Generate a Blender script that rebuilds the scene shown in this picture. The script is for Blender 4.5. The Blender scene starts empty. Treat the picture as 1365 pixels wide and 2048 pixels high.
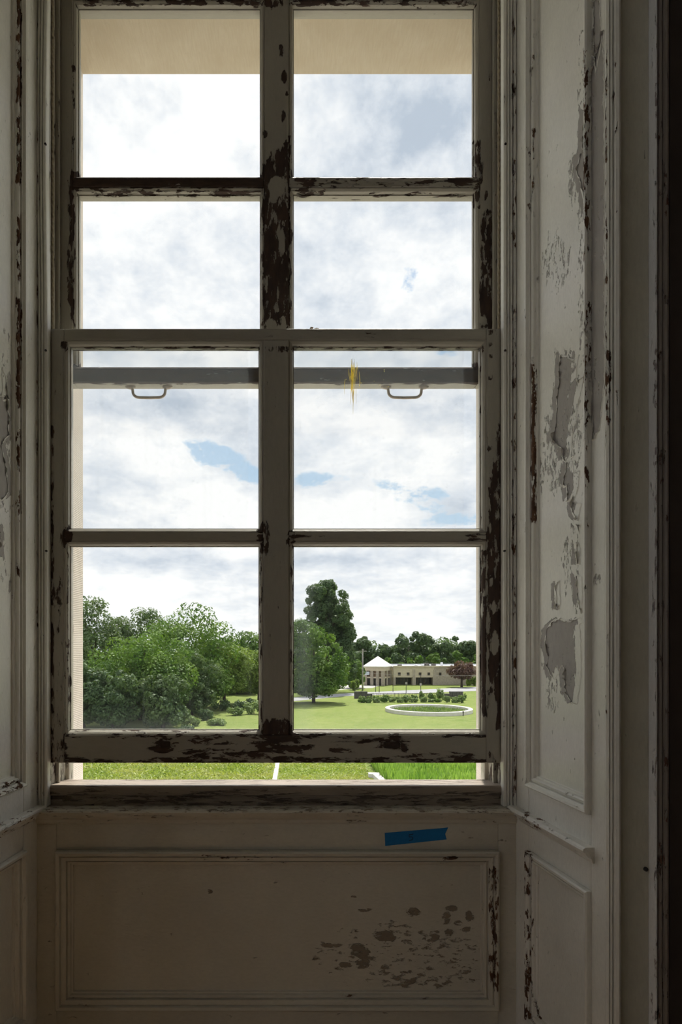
import bpy, math, random
import numpy as np

# ------------------------------------------------------------------ camera, world, sun
scene = bpy.context.scene
COL = scene.collection
CAM_Z = 1.10            # eye height above the room floor
F, VX, HY = 1250.0, 585.0, 1290.0   # focal length and principal point for a 1365x2048 frame
cd = bpy.data.cameras.new('camera')
cam = bpy.data.objects.new('camera', cd)
COL.objects.link(cam)
cam.location = (0, 0, CAM_Z)
cam.rotation_euler = (math.pi / 2, 0, 0)
cd.sensor_width = 36.0
cd.lens = F / 2048.0 * 36.0
cd.shift_x = (682.5 - VX) / 2048.0
cd.shift_y = (HY - 1024.0) / 2048.0
cd.clip_start = 0.02
cd.clip_end = 2000
scene.camera = cam
vs = scene.view_settings
vs.view_transform = 'Standard'
vs.look = 'None'
vs.exposure = 0.0
vs.gamma = 1.0
vs.use_curve_mapping = False
cy = scene.cycles
cy.use_denoising = True
cy.max_bounces = 12
cy.diffuse_bounces = 4
cy.use_adaptive_sampling = True
cy.adaptive_threshold = 0.09
cy.adaptive_min_samples = 12
cy.glossy_bounces = 4
cy.transmission_bounces = 6
cy.transparent_max_bounces = 16
cy.caustics_reflective = False
cy.caustics_refractive = False
cy.sample_clamp_indirect = 4.0

SUN_AZ, SUN_EL, SUN_W = 13.0, 61.0, 6.0
SKY_W = 1.0
sd = bpy.data.lights.new('sun', 'SUN')
sd.energy = SUN_W
sd.angle = math.radians(0.9)
sd.color = (1.0, 0.95, 0.86)
sun = bpy.data.objects.new('sun', sd)
COL.objects.link(sun)
sun.location = (30, 60, 80)
sun.rotation_euler = (math.radians(90 - SUN_EL), 0, math.radians(180 - SUN_AZ))


class NT:
    """small helper around a node tree"""
    def __init__(self, nt):
        self.nt = nt
        nt.nodes.clear()

    def n(self, typ, ins=None, **kw):
        nd = self.nt.nodes.new(typ)
        for k, v in kw.items():
            setattr(nd, k, v)
        for k, v in (ins or {}).items():
            s = nd.inputs[k]
            if isinstance(v, bpy.types.NodeSocket):
                self.nt.links.new(v, s)
            else:
                s.default_value = v
        return nd

    def m(self, op, a, b=None, c=None, clamp=False):
        ins = {0: a}
        if b is not None:
            ins[1] = b
        if c is not None:
            ins[2] = c
        return self.n('ShaderNodeMath', ins, operation=op, use_clamp=clamp).outputs[0]

    def mix(self, fac, a, b, typ='MIX'):
        nd = self.n('ShaderNodeMix', data_type='RGBA', blend_type=typ)
        for sock, v in ((nd.inputs[0], fac), (nd.inputs[6], a), (nd.inputs[7], b)):
            if isinstance(v, bpy.types.NodeSocket):
                self.nt.links.new(v, sock)
            else:
                if sock.type == 'RGBA' and len(v) == 3:
                    v = (*v, 1)
                sock.default_value = v
        return nd.outputs[2]

    def rng(self, v, a, b, c=0.0, d=1.0, smooth=False):
        return self.n('ShaderNodeMapRange', {0: v, 1: a, 2: b, 3: c, 4: d},
                      interpolation_type='SMOOTHSTEP' if smooth else 'LINEAR').outputs[0]

    def noise(self, vec, scale, detail=4, rough=0.55, dist=0.0):
        return self.n('ShaderNodeTexNoise', {'Vector': vec, 'Scale': scale, 'Detail': detail,
                                             'Roughness': rough, 'Distortion': dist}).outputs[0]


def pix_dir(px, py):
    """azimuth and elevation of a sky point of the photograph"""
    x, z = (px - VX) / F, (HY - py) / F
    az = math.atan2(x, 1.0)
    return az, math.atan2(z, math.hypot(x, 1.0))


def build_world():
    w = bpy.data.worlds.new('sky')
    scene.world = w
    w.use_nodes = True
    t = NT(w.node_tree)
    co = t.n('ShaderNodeTexCoord').outputs['Generated']
    sep = t.n('ShaderNodeSeparateXYZ', {0: co})
    x, y, z = sep.outputs
    el = t.m('ARCSINE', z)
    az = t.m('ARCTAN2', x, y)
    # clouds seen from the side: azimuth / elevation, flattened towards the horizon
    elp = t.m('MULTIPLY', t.m('POWER', t.m('MAXIMUM', el, 0.001), 0.70), 1.75)
    side = t.n('ShaderNodeCombineXYZ', {0: az, 1: elp, 2: 3.3}).outputs[0]
    n1 = t.noise(side, 5.0, 2, 0.5, 0.0)
    n3 = t.noise(side, 19.0, 5, 0.62, 0.0)
    ae = t.n('ShaderNodeCombineXYZ', {0: az, 1: el, 2: 0.0}).outputs[0]

    def total(lst):
        s = None
        for a in lst:
            px, py, rx, ry, wt = a[:5]
            rot = a[5] if len(a) > 5 else 0.0
            pa, pe = pix_dir(px, py)
            mp = t.n('ShaderNodeMapping', {0: ae, 1: (pa, pe, 0), 2: (0, 0, rot), 3: (rx * 1.5 / F, ry * 1.5 / F, 1)}, vector_type='TEXTURE').outputs[0]
            ln = t.n('ShaderNodeVectorMath', {0: mp}, operation='LENGTH').outputs['Value']
            o = t.rng(ln, 1.25, 0.0, 0, wt, True)
            s = o if s is None else t.m('ADD', s, o)
        return s
    # gaps between the clouds, and cloud heads that close the sky again
    gaps = total([(445, 922, 90, 26, .95, -0.36), (630, 962, 65, 15, .75, 0.1), (825, 992, 90, 22, .85, -0.22),
                  (820, 570, 22, 45, .5, .2), (900, 700, 34, 12, .55), (905, 1040, 60, 13, .75)])
    heads = total([(420, 1000, 90, 42, .9), (280, 880, 100, 55, .5), (710, 1025, 110, 34, .8), (300, 260, 170, 150, .9), (860, 920, 90, 40, .5)])
    gap = t.m('SUBTRACT', t.m('MULTIPLY_ADD', t.m('SUBTRACT', n3, 0.5), t.m('MULTIPLY_ADD', gaps, 2.6, 1.1), gaps), t.m('MULTIPLY', heads, .3))
    gap = t.m('ADD', gap, t.m('MULTIPLY', t.m('SUBTRACT', 0.42, n1), 0.5))
    blue = t.rng(gap, 0.30, 0.70, 0, .85, True)
    # grey bellies and white sunlit heads
    dark = total([(830, 240, 150, 110, .42), (330, 815, 190, 30, .34), (300, 1125, 220, 18, .34), (690, 1122, 130, 13, .32)])
    sh = t.m('MULTIPLY_ADD', t.m('SUBTRACT', n1, 0.5), 1.8, t.m('MULTIPLY', t.m('SUBTRACT', n3, 0.5), 1.5))
    sh = t.m('ADD', t.m('SUBTRACT', sh, dark), t.m('MULTIPLY_ADD', heads, .55, t.rng(el, 0.0, .26, .98, .68)))
    ramp = t.n('ShaderNodeValToRGB', {0: sh})
    cr = ramp.color_ramp
    cr.elements[0].position = 0.0
    cr.elements[0].color = (.56, .64, .75, 1)
    cr.elements[1].position = 1.0
    cr.elements[1].color = (1.12, 1.12, 1.12, 1)
    e = cr.elements.new(.45)
    e.color = (.82, .87, .94, 1)
    skyc = t.mix(t.rng(el, 0.0, 1.0), (.56, .77, .92), (.20, .40, .78))
    col = t.mix(blue, ramp.outputs[0], skyc)
    bg = t.n('ShaderNodeBackground', {0: col, 1: SKY_W})
    out = t.n('ShaderNodeOutputWorld')
    t.nt.links.new(bg.outputs[0], out.inputs[0])
    w.cycles.sampling_method = 'MANUAL'
    w.cycles.sample_map_resolution = 256


build_world()

# ------------------------------------------------------------------ helpers


def P(px, py, Y):
    return np.array([(px - VX) / F * Y, Y, CAM_Z - (py - HY) / F * Y])


def XP(px, Y):
    return (px - VX) / F * Y


def ZP(py, Y):
    return CAM_Z - (py - HY) / F * Y


GZ = CAM_Z - 10.0       # the lawn lies ten metres below the eye


def G(px, py):
    D = 10.0 * F / (py - HY)
    return np.array([(px - VX) / F * D, D, GZ])


def tag(o, label=None, cat=None, group=None, kind=None):
    if label:
        o['label'] = label
    if cat:
        o['category'] = cat
    if group:
        o['group'] = group
    if kind:
        o['kind'] = kind
    return o


def empty(name, loc=(0, 0, 0), parent=None):
    o = bpy.data.objects.new(name, None)
    o.empty_display_size = 0.1
    COL.objects.link(o)
    o.location = loc
    if parent:
        o.parent = parent
    return o


def mesh_obj(name, V, Fs, mat, parent=None, wear=None, smooth=False, recenter=True, edge_angle=None):
    """V (n,3) world coordinates; Fs list of index tuples or an (m,4) array"""
    V = np.asarray(V, dtype=np.float64)
    base = np.array(parent_world(parent)) if parent else np.zeros(3)
    loc = np.zeros(3)
    if recenter:
        lo, hi = V.min(0), V.max(0)
        loc = np.array([(lo[0] + hi[0]) / 2, (lo[1] + hi[1]) / 2, lo[2]])
    me = bpy.data.meshes.new(name)
    L = V - loc
    if isinstance(Fs, np.ndarray):
        m, k = Fs.shape
        me.vertices.add(len(L))
        me.vertices.foreach_set('co', L.astype(np.float32).ravel())
        me.loops.add(m * k)
        me.loops.foreach_set('vertex_index', Fs.astype(np.int32).ravel())
        me.polygons.add(m)
        me.polygons.foreach_set('loop_start', np.arange(0, m * k, k, dtype=np.int32))
        me.update(calc_edges=True)
    else:
        me.from_pydata(L.tolist(), [], Fs)
        me.update()
    if wear is not None:
        at = me.attributes.new('wear', 'FLOAT', 'POINT')
        at.data.foreach_set('value', np.asarray(wear, dtype=np.float32))
    if smooth:
        me.polygons.foreach_set('use_smooth', np.ones(len(me.polygons), dtype=bool))
        if edge_angle:
            try:
                me.set_sharp_from_angle(angle=math.radians(edge_angle))
            except Exception:
                pass
    me.materials.append(mat)
    o = bpy.data.objects.new(name, me)
    COL.objects.link(o)
    o.location = loc - base
    if parent:
        o.parent = parent
    return o


def parent_world(p):
    v = np.zeros(3)
    while p is not None:
        v = v + np.array(p.location)
        p = p.parent
    return v


# ---- wear painting: areas traced in the photograph, stored on the surface as an attribute
def smooth01(t):
    t = np.clip(t, 0, 1)
    return t * t * (3 - 2 * t)


def poly_sd(x, y, pts):
    """signed distance to polygon, positive inside"""
    d = np.full(x.shape, 1e9)
    inside = np.zeros(x.shape, bool)
    n = len(pts)
    for i in range(n):
        ax, ay = pts[i]
        bx, by = pts[(i + 1) % n]
        ex, ey = bx - ax, by - ay
        wx, wy = x - ax, y - ay
        tt = np.clip((wx * ex + wy * ey) / (ex * ex + ey * ey + 1e-9), 0, 1)
        d = np.minimum(d, np.hypot(wx - ex * tt, wy - ey * tt))
        c = ((ay <= y) != (by <= y))
        with np.errstate(divide='ignore', invalid='ignore'):
            xi = ax + (y - ay) * ex / (ey if ey != 0 else 1e-9)
        inside ^= c & (x < xi)
    return np.where(inside, d, -d)


def wear_fn(base, shapes=()):
    def fn(Pw):
        x = VX + F * Pw[:, 0] / Pw[:, 1]
        y = HY - F * (Pw[:, 2] - CAM_Z) / Pw[:, 1]
        w = np.full(len(Pw), float(base))
        for s in shapes:
            if s[0] == 'p':
                _, pts, val, soft = s
                k = smooth01((poly_sd(x, y, pts) + soft) / (2 * soft))
            elif s[0] == 'e':
                _, cx, cy_, rx, ry, val = s
                r = np.hypot((x - cx) / rx, (y - cy_) / ry)
                k = smooth01((1.35 - r) / 0.7)
            else:                                   # 'b' box with soft border
                _, x0, x1, y0, y1, val, soft = s
                k = (smooth01((x - x0 + soft) / (2 * soft)) * smooth01((x1 - x + soft) / (2 * soft)) *
                     smooth01((y - y0 + soft) / (2 * soft)) * smooth01((y1 - y + soft) / (2 * soft)))
            w = w + (val - w) * k
        return w
    return fn


def ident(A):
    return A


def tline(lo, hi, res, ch):
    n = max(1, int(round((hi - lo) / res)))
    t = np.linspace(lo, hi, n + 1)
    if ch and hi - lo > 5 * ch:
        t = np.unique(np.concatenate([t, [lo + ch * 1.6, hi - ch * 1.6]]))
    return t


def board(name, lo, hi, mat, parent=None, wear=None, res=0.05, ch=0.0015, T=ident):
    """a box with eased edges, subdivided for its wear attribute; lo/hi in local a,b,c; T maps to world"""
    ax = [tline(lo[i], hi[i], res, ch) for i in range(3)]
    Vs, Fs, off = [], [], 0
    for d in range(3):
        e, f = [(1, 2), (2, 0), (0, 1)][d]
        A, B = np.meshgrid(ax[e], ax[f], indexing='ij')
        for side in (0, 1):
            V = np.zeros((A.size, 3))
            V[:, e], V[:, f] = A.ravel(), B.ravel()
            V[:, d] = hi[d] if side else lo[d]
            na, nb = A.shape
            idx = np.arange(A.size).reshape(na, nb) + off
            q = np.stack([idx[:-1, :-1], idx[1:, :-1], idx[1:, 1:], idx[:-1, 1:]], -1).reshape(-1, 4)
            if not side:
                q = q[:, ::-1]
            Vs.append(V)
            Fs.append(q)
            off += A.size
    V = np.concatenate(Vs)
    Q = np.concatenate(Fs)
    if ch:
        ext = [(np.abs(V[:, i] - lo[i]) < 1e-9).astype(int) + (np.abs(V[:, i] - hi[i]) < 1e-9) for i in range(3)]
        many = (ext[0] + ext[1] + ext[2]) >= 2
        for i in range(3):
            V[:, i] += np.where(many & (np.abs(V[:, i] - lo[i]) < 1e-9), ch * .55, 0)
            V[:, i] -= np.where(many & (np.abs(V[:, i] - hi[i]) < 1e-9), ch * .55, 0)
    # weld by rounding
    key = np.round(V, 6)
    _, first, inv = np.unique(key, axis=0, return_index=True, return_inverse=True)
    inv = np.asarray(inv).ravel()
    V = V[first]
    Q = inv[Q]
    W = T(V)
    # flip when T mirrors
    a, b, c = T(np.array([[0., 0, 0], [1, 0, 0], [0, 1, 0]])), T(np.array([[0., 0, 1]])), None
    if np.linalg.det(np.array([a[1] - a[0], a[2] - a[0], b[0] - a[0]])) < 0:
        Q = Q[:, ::-1]
    return mesh_obj(name, W, Q, mat, parent, wear(W) if wear else np.zeros(len(W)))


def sheet(S, T, wear=None):
    """grid of local points S (n,m,3) -> verts and quads"""
    n, m, _ = S.shape
    W = T(S.reshape(-1, 3))
    idx = np.arange(n * m).reshape(n, m)
    q = np.stack([idx[:-1, :-1], idx[1:, :-1], idx[1:, 1:], idx[:-1, 1:]], -1).reshape(-1, 4)
    return W, q


def mould_frame(name, rect, prof, mat, parent, T, wear=None, res=0.02, sides='btlr', ends=True):
    """mitred moulding round a rectangle, one mesh for each side. prof: (inset u, height v)"""
    a0, a1, b0, b1 = rect
    pr = np.array(prof)
    out = []
    for s in sides:
        if s in 'bt':
            L = a1 - a0
        else:
            L = b1 - b0
        n = max(2, int(L / res))
        t = np.linspace(0, 1, n + 1)[:, None]
        u, v = pr[None, :, 0], pr[None, :, 1]
        S = np.zeros((n + 1, len(pr), 3))
        if s in 'bt':
            S[:, :, 0] = (a0 + u) + (a1 - a0 - 2 * u) * t
            S[:, :, 1] = (b0 + u) if s == 'b' else (b1 - u)
        else:
            S[:, :, 1] = (b0 + u) + (b1 - b0 - 2 * u) * t
            S[:, :, 0] = (a0 + u) if s == 'l' else (a1 - u)
        S[:, :, 2] = v
        W, q = sheet(S, T)
        if s in 'br':
            q = q[:, ::-1]
        a, b = T(np.array([[0., 0, 0], [1, 0, 0], [0, 1, 0]])), T(np.array([[0., 0, 1]]))
        if np.linalg.det(np.array([a[1] - a[0], a[2] - a[0], b[0] - a[0]])) > 0:
            q = q[:, ::-1]
        out.append(mesh_obj(name, W, q, mat, parent, wear(W) if wear else np.zeros(len(W)), smooth=True, edge_angle=25))
    return out


def extrude(name, prof, lo, hi, mat, parent=None, T=ident, wear=None, res=0.02, closed=True, bend=None):
    """profile polygon (a,b) extruded along c from lo to hi, capped"""
    pr = np.array(prof, float)
    if closed:
        pr = np.vstack([pr, pr[:1]])
    n = max(1, int((hi - lo) / res))
    c = np.linspace(lo, hi, n + 1)
    S = np.zeros((n + 1, len(pr), 3))
    S[:, :, 0], S[:, :, 1], S[:, :, 2] = pr[None, :, 0], pr[None, :, 1], c[:, None]
    if bend is not None:
        S[:, :, 0] += bend(c)[:, None]
    W, q = sheet(S, T)
    Fs = [tuple(f) for f in q]
    if closed:
        k = len(pr) - 1
        Fs.append(tuple(range(k))[::-1])
        Fs.append(tuple(n * len(pr) + i for i in range(k)))
    o = mesh_obj(name, W, Fs, mat, parent, wear(W) if wear else np.zeros(len(W)), smooth=True, edge_angle=25)
    fix_normals(o)
    return o


def fix_normals(o):
    import bmesh
    bm = bmesh.new()
    bm.from_mesh(o.data)
    bmesh.ops.remove_doubles(bm, verts=bm.verts, dist=1e-6)
    bmesh.ops.recalc_face_normals(bm, faces=bm.faces)
    bm.to_mesh(o.data)
    bm.free()


def tube_geo(pts, rad, k=8, twist=None):
    pts = np.asarray(pts, float)
    n = len(pts)
    rad = np.broadcast_to(np.asarray(rad, float), (n,))
    tan = np.gradient(pts, axis=0)
    tan /= np.linalg.norm(tan, axis=1)[:, None] + 1e-12
    ref = np.array([0.0, 0, 1]) if abs(tan[0][2]) < .9 else np.array([1.0, 0, 0])
    V = []
    nrm = np.cross(tan[0], ref)
    nrm /= np.linalg.norm(nrm)
    for i in range(n):
        nrm = nrm - tan[i] * np.dot(nrm, tan[i])
        nrm /= np.linalg.norm(nrm) + 1e-12
        bi = np.cross(tan[i], nrm)
        a = np.linspace(0, 2 * math.pi, k, endpoint=False)
        r = rad[i] * (1 if twist is None else (1 + .22 * np.cos(3 * a + twist * i)))
        V.append(pts[i] + (np.cos(a) * r)[:, None] * nrm + (np.sin(a) * r)[:, None] * bi)
    V = np.concatenate(V)
    Fs = []
    for i in range(n - 1):
        for j in range(k):
            j2 = (j + 1) % k
            Fs.append((i * k + j, i * k + j2, (i + 1) * k + j2, (i + 1) * k + j))
    Fs.append(tuple(range(k))[::-1])
    Fs.append(tuple((n - 1) * k + j for j in range(k)))
    return V, Fs


def tube(name, pts, rad, mat, parent=None, k=8, twist=None):
    V, Fs = tube_geo(pts, rad, k, twist)
    return mesh_obj(name, V, Fs, mat, parent, np.zeros(len(V)), smooth=True, edge_angle=60)


def join_geo(parts):
    V, Fs, off = [], [], 0
    for v, f in parts:
        V.append(np.asarray(v))
        Fs += [tuple(i + off for i in q) for q in f]
        off += len(v)
    return np.concatenate(V), Fs


def box_geo(lo, hi):
    x0, y0, z0 = lo
    x1, y1, z1 = hi
    V = np.array([(x0, y0, z0), (x1, y0, z0), (x1, y1, z0), (x0, y1, z0), (x0, y0, z1), (x1, y0, z1), (x1, y1, z1), (x0, y1, z1)], float)
    return V, [(0, 3, 2, 1), (4, 5, 6, 7), (0, 1, 5, 4), (1, 2, 6, 5), (2, 3, 7, 6), (3, 0, 4, 7)]


def box(name, lo, hi, mat, parent=None):
    V, f = box_geo(lo, hi)
    return mesh_obj(name, V, f, mat, parent)


# ------------------------------------------------------------------ materials
def new_mat(name):
    m = bpy.data.materials.new(name)
    m.use_nodes = True
    return m, NT(m.node_tree)


def finish(t, bsdf):
    o = t.n('ShaderNodeOutputMaterial')
    t.nt.links.new(bsdf, o.inputs[0])


def plain(name, col, rough=.6, var=.15, scale=8, spec=.3, metallic=0.0, stretch=(1, 1, 1), bump=0.0):
    m, t = new_mat(name)
    co = t.n('ShaderNodeTexCoord').outputs['Object']
    mp = t.n('ShaderNodeMapping', {0: co, 3: stretch}).outputs[0]
    nz = t.noise(mp, scale, 6, .6)
    k = t.rng(nz, .25, .75, 1 - var, 1 + var)
    c = t.mix(1.0, (*col, 1), t.n('ShaderNodeCombineColor', {0: k, 1: k, 2: k}).outputs[0], 'MULTIPLY')
    ins = {'Base Color': c, 'Roughness': rough, 'Specular IOR Level': spec, 'Metallic': metallic}
    if bump:
        ins['Normal'] = t.n('ShaderNodeBump', {'Height': nz, 'Strength': bump, 'Distance': .01}).outputs[0]
    b = t.n('ShaderNodeBsdfPrincipled', ins)
    finish(t, b.outputs[0])
    return m


def painted(name, paint, under, stretch=(1, 1, .35), scale=55, amp=1.0, rough=.42, under2=None, grime=.25):
    """old oil paint that has come away where the wear attribute says so"""
    m, t = new_mat(name)
    geo = t.n('ShaderNodeNewGeometry').outputs['Position']
    mp = t.n('ShaderNodeMapping', {0: geo, 3: stretch}).outputs[0]
    wear = t.n('ShaderNodeAttribute', attribute_name='wear').outputs['Fac']
    nf = t.n('ShaderNodeTexNoise', {'Vector': mp, 'Scale': scale * 1.3, 'Detail': 4.0, 'Roughness': .65})
    warp = t.n('ShaderNodeVectorMath', {0: mp, 1: t.n('ShaderNodeVectorMath', {0: nf.outputs['Color'], 3: .022}, operation='SCALE').outputs[0]}, operation='ADD').outputs[0]
    cell = t.n('ShaderNodeTexVoronoi', {'Vector': warp, 'Scale': scale * 3.0}, feature='F1').outputs['Color']
    cell = t.n('ShaderNodeSeparateColor', {0: cell}).outputs[0]
    nz = t.m('MULTIPLY_ADD', t.m('SUBTRACT', cell, .5), .34, nf.outputs[0])
    tt = t.m('MULTIPLY_ADD', t.m('SUBTRACT', nz, .5), amp * 1.5, wear)
    mask = t.rng(tt, .545, .57, 0, 1, True)
    rim = t.rng(tt, .46, .55, 0, 1, True)
    big = t.noise(geo, 4.0, 5, .6)
    fine = t.noise(mp, 190, 4, .6)
    k = t.m('MULTIPLY', t.rng(big, .3, .7, 1 - grime * .35, 1.04), t.rng(fine, .3, .7, .95, 1.04))
    pc = t.mix(1.0, (*paint, 1), t.n('ShaderNodeCombineColor', {0: k, 1: k, 2: k}).outputs[0], 'MULTIPLY')
    # pin holes and little scabs
    spots = t.rng(t.noise(mp, scale * 3.1, 3, .5), .70, .74, 0, .55)
    pc = t.mix(t.m('MULTIPLY', spots, grime * 1.6), pc, tuple(c * .45 for c in paint))
    u2 = under2 or tuple(c * .55 for c in under)
    uc = t.mix(t.rng(t.noise(mp, scale * 1.4, 6, .65), .35, .65), (*under, 1), (*u2, 1))
    col = t.mix(mask, pc, uc)
    h = t.m('ADD', t.m('MULTIPLY', t.m('SUBTRACT', rim, t.m('MULTIPLY', mask, 1.7)), 1.0),
            t.m('MULTIPLY', t.m('ADD', fine, t.m('MULTIPLY', nz, .7)), .14))
    bump = t.n('ShaderNodeBump', {'Height': h, 'Strength': 1.0, 'Distance': .0032}).outputs[0]
    r = t.m('MULTIPLY_ADD', mask, .85 - rough, rough)
    b = t.n('ShaderNodeBsdfPrincipled', {'Base Color': col, 'Roughness': r, 'Specular IOR Level': .35, 'Normal': bump})
    finish(t, b.outputs[0])
    return m


def leafy(name, c1, c2, c3, trans=.34):
    m, t = new_mat(name)
    rnd = t.n('ShaderNodeNewGeometry').outputs['Random Per Island']
    geo = t.n('ShaderNodeNewGeometry').outputs['Position']
    big = t.noise(geo, .35, 3, .5)
    c = t.mix(rnd, (*c1, 1), (*c2, 1))
    c = t.mix(t.rng(big, .4, .68, 0, .8), c, (*c3, 1))
    d = t.n('ShaderNodeBsdfPrincipled', {'Base Color': c, 'Roughness': .55, 'Specular IOR Level': .25})
    tr = t.n('ShaderNodeBsdfTranslucent', {0: t.mix(1.0, c, (1.25, 1.3, .55, 1), 'MULTIPLY')})
    mx = t.n('ShaderNodeMixShader', {0: trans, 1: d.outputs[0], 2: tr.outputs[0]})
    finish(t, mx.outputs[0])
    return m


def glass_mat(name, tint=(.985, .99, .985)):
    """single old pane: mostly clear, a weak reflection, a thin dusty film (attribute wear)"""
    m, t = new_mat(name)
    tr = t.n('ShaderNodeBsdfTransparent', {0: (*tint, 1)})
    gl = t.n('ShaderNodeBsdfGlossy', {0: (1, 1, 1, 1), 1: .03})
    a = t.n('ShaderNodeMixShader', {0: .03, 1: tr.outputs[0], 2: gl.outputs[0]})
    at = t.n('ShaderNodeAttribute', attribute_name='wear').outputs['Fac']
    du = t.n('ShaderNodeBsdfTranslucent', {0: (.76, .82, .88, 1)})
    dd = t.n('ShaderNodeBsdfDiffuse', {0: (.76, .82, .88, 1)})
    dust = t.n('ShaderNodeMixShader', {0: .5, 1: du.outputs[0], 2: dd.outputs[0]})
    b = t.n('ShaderNodeMixShader', {0: at, 1: a.outputs[0], 2: dust.outputs[0]})
    finish(t, b.outputs[0])
    return m


PAINT = (.785, .765, .705)
WOOD = (.085, .055, .042)
WOOD2 = (.040, .028, .024)
GREY = (.40, .375, .355)
M = {}
M['sash_v'] = painted('sash_paint_upright', (.42, .395, .335), WOOD, (1, 1, .28), 48, under2=WOOD2)
M['sash_h'] = painted('sash_paint_level', (.42, .395, .335), WOOD, (.28, 1, 1), 48, under2=WOOD2)
M['rev'] = painted('reveal_paint', PAINT, GREY, (1, 1, .45), 60, under2=(.36, .335, .315))
M['rev_m'] = painted('reveal_moulding_paint', PAINT, (.14, .07, .035), (1, 1, .3), 60, under2=(.06, .03, .02))
M['rev_mh'] = painted('rail_moulding_paint', PAINT, (.14, .07, .035), (.5, .5, 1), 60, under2=(.06, .03, .02))
M['apron'] = painted('apron_paint', (.60, .565, .485), (.27, .225, .175), (.4, 1, 1), 60, under2=(.23, .19, .15))
M['ap_m'] = painted('apron_moulding_paint', (.60, .565, .485), (.14, .07, .035), (1, 1, .3), 60, under2=(.06, .03, .02))
M['ap_mh'] = painted('apron_rail_paint', (.60, .565, .485), (.14, .07, .035), (.4, 1, 1), 60, under2=(.06, .03, .02))
M['sill_wood'] = painted('weathered_sill', (.36, .30, .24), (.16, .125, .10), (.12, 1, 1), 60, under2=(.07, .055, .048), grime=.7)
M['casing'] = painted('casing_paint', (.64, .61, .51), (.30, .2, .12), (1, 1, .3), 60)
M['bandm'] = painted('band_moulding_paint', (.22, .19, .165), (.12, .06, .04), (1, 1, .3), 60)  # shade on the room-facing moulding is put into this darker brown
M['edge'] = painted('casing_edge_paint', (.88, .88, .88), (.42, .36, .36), (1, 1, .3), 60)  # window light on the return face is put into this whiter colour
M['darkwall'] = plain('dark_brown_wall', (.055, .042, .036), .7, .3, 6)  # near-black brown carries the unlit room side in its colour
M['roomwall'] = plain('plaster_wall', (.62, .58, .50), .8, .08, 3)
M['ceiling'] = plain('plaster_ceiling', (.70, .68, .63), .85, .06, 3)
M['floor'] = plain('floorboards', (.30, .20, .12), .55, .3, 5, stretch=(1, 8, 1))
M['metal'] = plain('dull_metal', (.12, .11, .10), .5, .3, 60, metallic=.6)
M['iron'] = plain('dark_iron', (.035, .03, .03), .5, .3, 60)
M['cord'] = plain('sash_cord', (.34, .28, .20), .9, .25, 90)
M['handle'] = plain('painted_handle', (.60, .51, .40), .5, .25, 90)
M['tape'] = plain('blue_tape', (.012, .16, .42), .55, .12, 120)
M['plate'] = plain('rusty_brown_plate', (.05, .036, .03), .75, .5, 120)
M['ink'] = plain('black_ink', (.012, .012, .014), .5, .1)
M['dirt'] = plain('dry_dirt', (.26, .20, .13), .9, .4, 300)
M['glass_low'] = glass_mat('lower_glass')
M['glass_up'] = glass_mat('upper_glass')
M['leaf_a'] = leafy('leaves_mid_green', (.055, .120, .028), (.105, .200, .040), (.19, .295, .06))
M['leaf_b'] = leafy('leaves_grey_green', (.070, .120, .055), (.115, .175, .080), (.155, .22, .095))
M['leaf_c'] = leafy('leaves_yellow_green', (.13, .20, .045), (.20, .29, .065), (.25, .33, .075))
M['leaf_d'] = leafy('leaves_dark_green', (.060, .110, .055), (.095, .150, .070), (.115, .175, .075))
M['leaf_p'] = leafy('leaves_purple', (.085, .040, .045), (.13, .07, .07), (.15, .10, .08))
M['leaf_s'] = leafy('leaves_shrub', (.12, .20, .06), (.20, .28, .11), (.28, .35, .17))
M['reed'] = leafy('reed_blades', (.16, .30, .06), (.30, .46, .11), (.38, .52, .16))
M['weed'] = leafy('meadow_weeds', (.22, .30, .07), (.36, .43, .12), (.44, .45, .19))
M['drip'] = leafy('dried_yellow_drip', (.80, .62, .28), (.85, .75, .50), (.9, .8, .6), .7)
M['bark'] = plain('bark', (.075, .058, .045), .9, .35, 6, stretch=(3, 3, .6))
M['concrete'] = plain('pale_concrete', (.66, .63, .60), .8, .12, 3)
M['paving'] = plain('buff_paving', (.485, .46, .40), .9, .12, 1.5)
M['drive'] = plain('worn_concrete', (.46, .44, .42), .85, .12, 1.0)
M['asphalt'] = plain('grey_asphalt', (.33, .33, .35), .85, .1, 1.2)
M['buff'] = plain('buff_render', (.58, .50, .40), .8, .1, 2)
M['rubble'] = plain('grey_buff_stonework', (.40, .345, .29), .85, .3, 3)
M['roofw'] = plain('pale_metal_roof', (.78, .76, .74), .45, .06, 2)
M['roofg'] = plain('light_flat_roof', (.66, .67, .70), .7, .12, .6)
M['darkglass'] = plain('dark_glazing', (.03, .03, .034), .2, .2, 3)
M['bronze'] = plain('brown_louvre', (.17, .11, .075), .6, .2, 5)
M['gabion'] = plain('dark_stone_wall', (.10, .095, .095), .9, .5, 4)
M['sign'] = plain('white_blue_sign', (.62, .68, .80), .5, .2, 4)
M['pole'] = plain('weathered_pole', (.34, .32, .30), .8, .2, 3)


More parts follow.
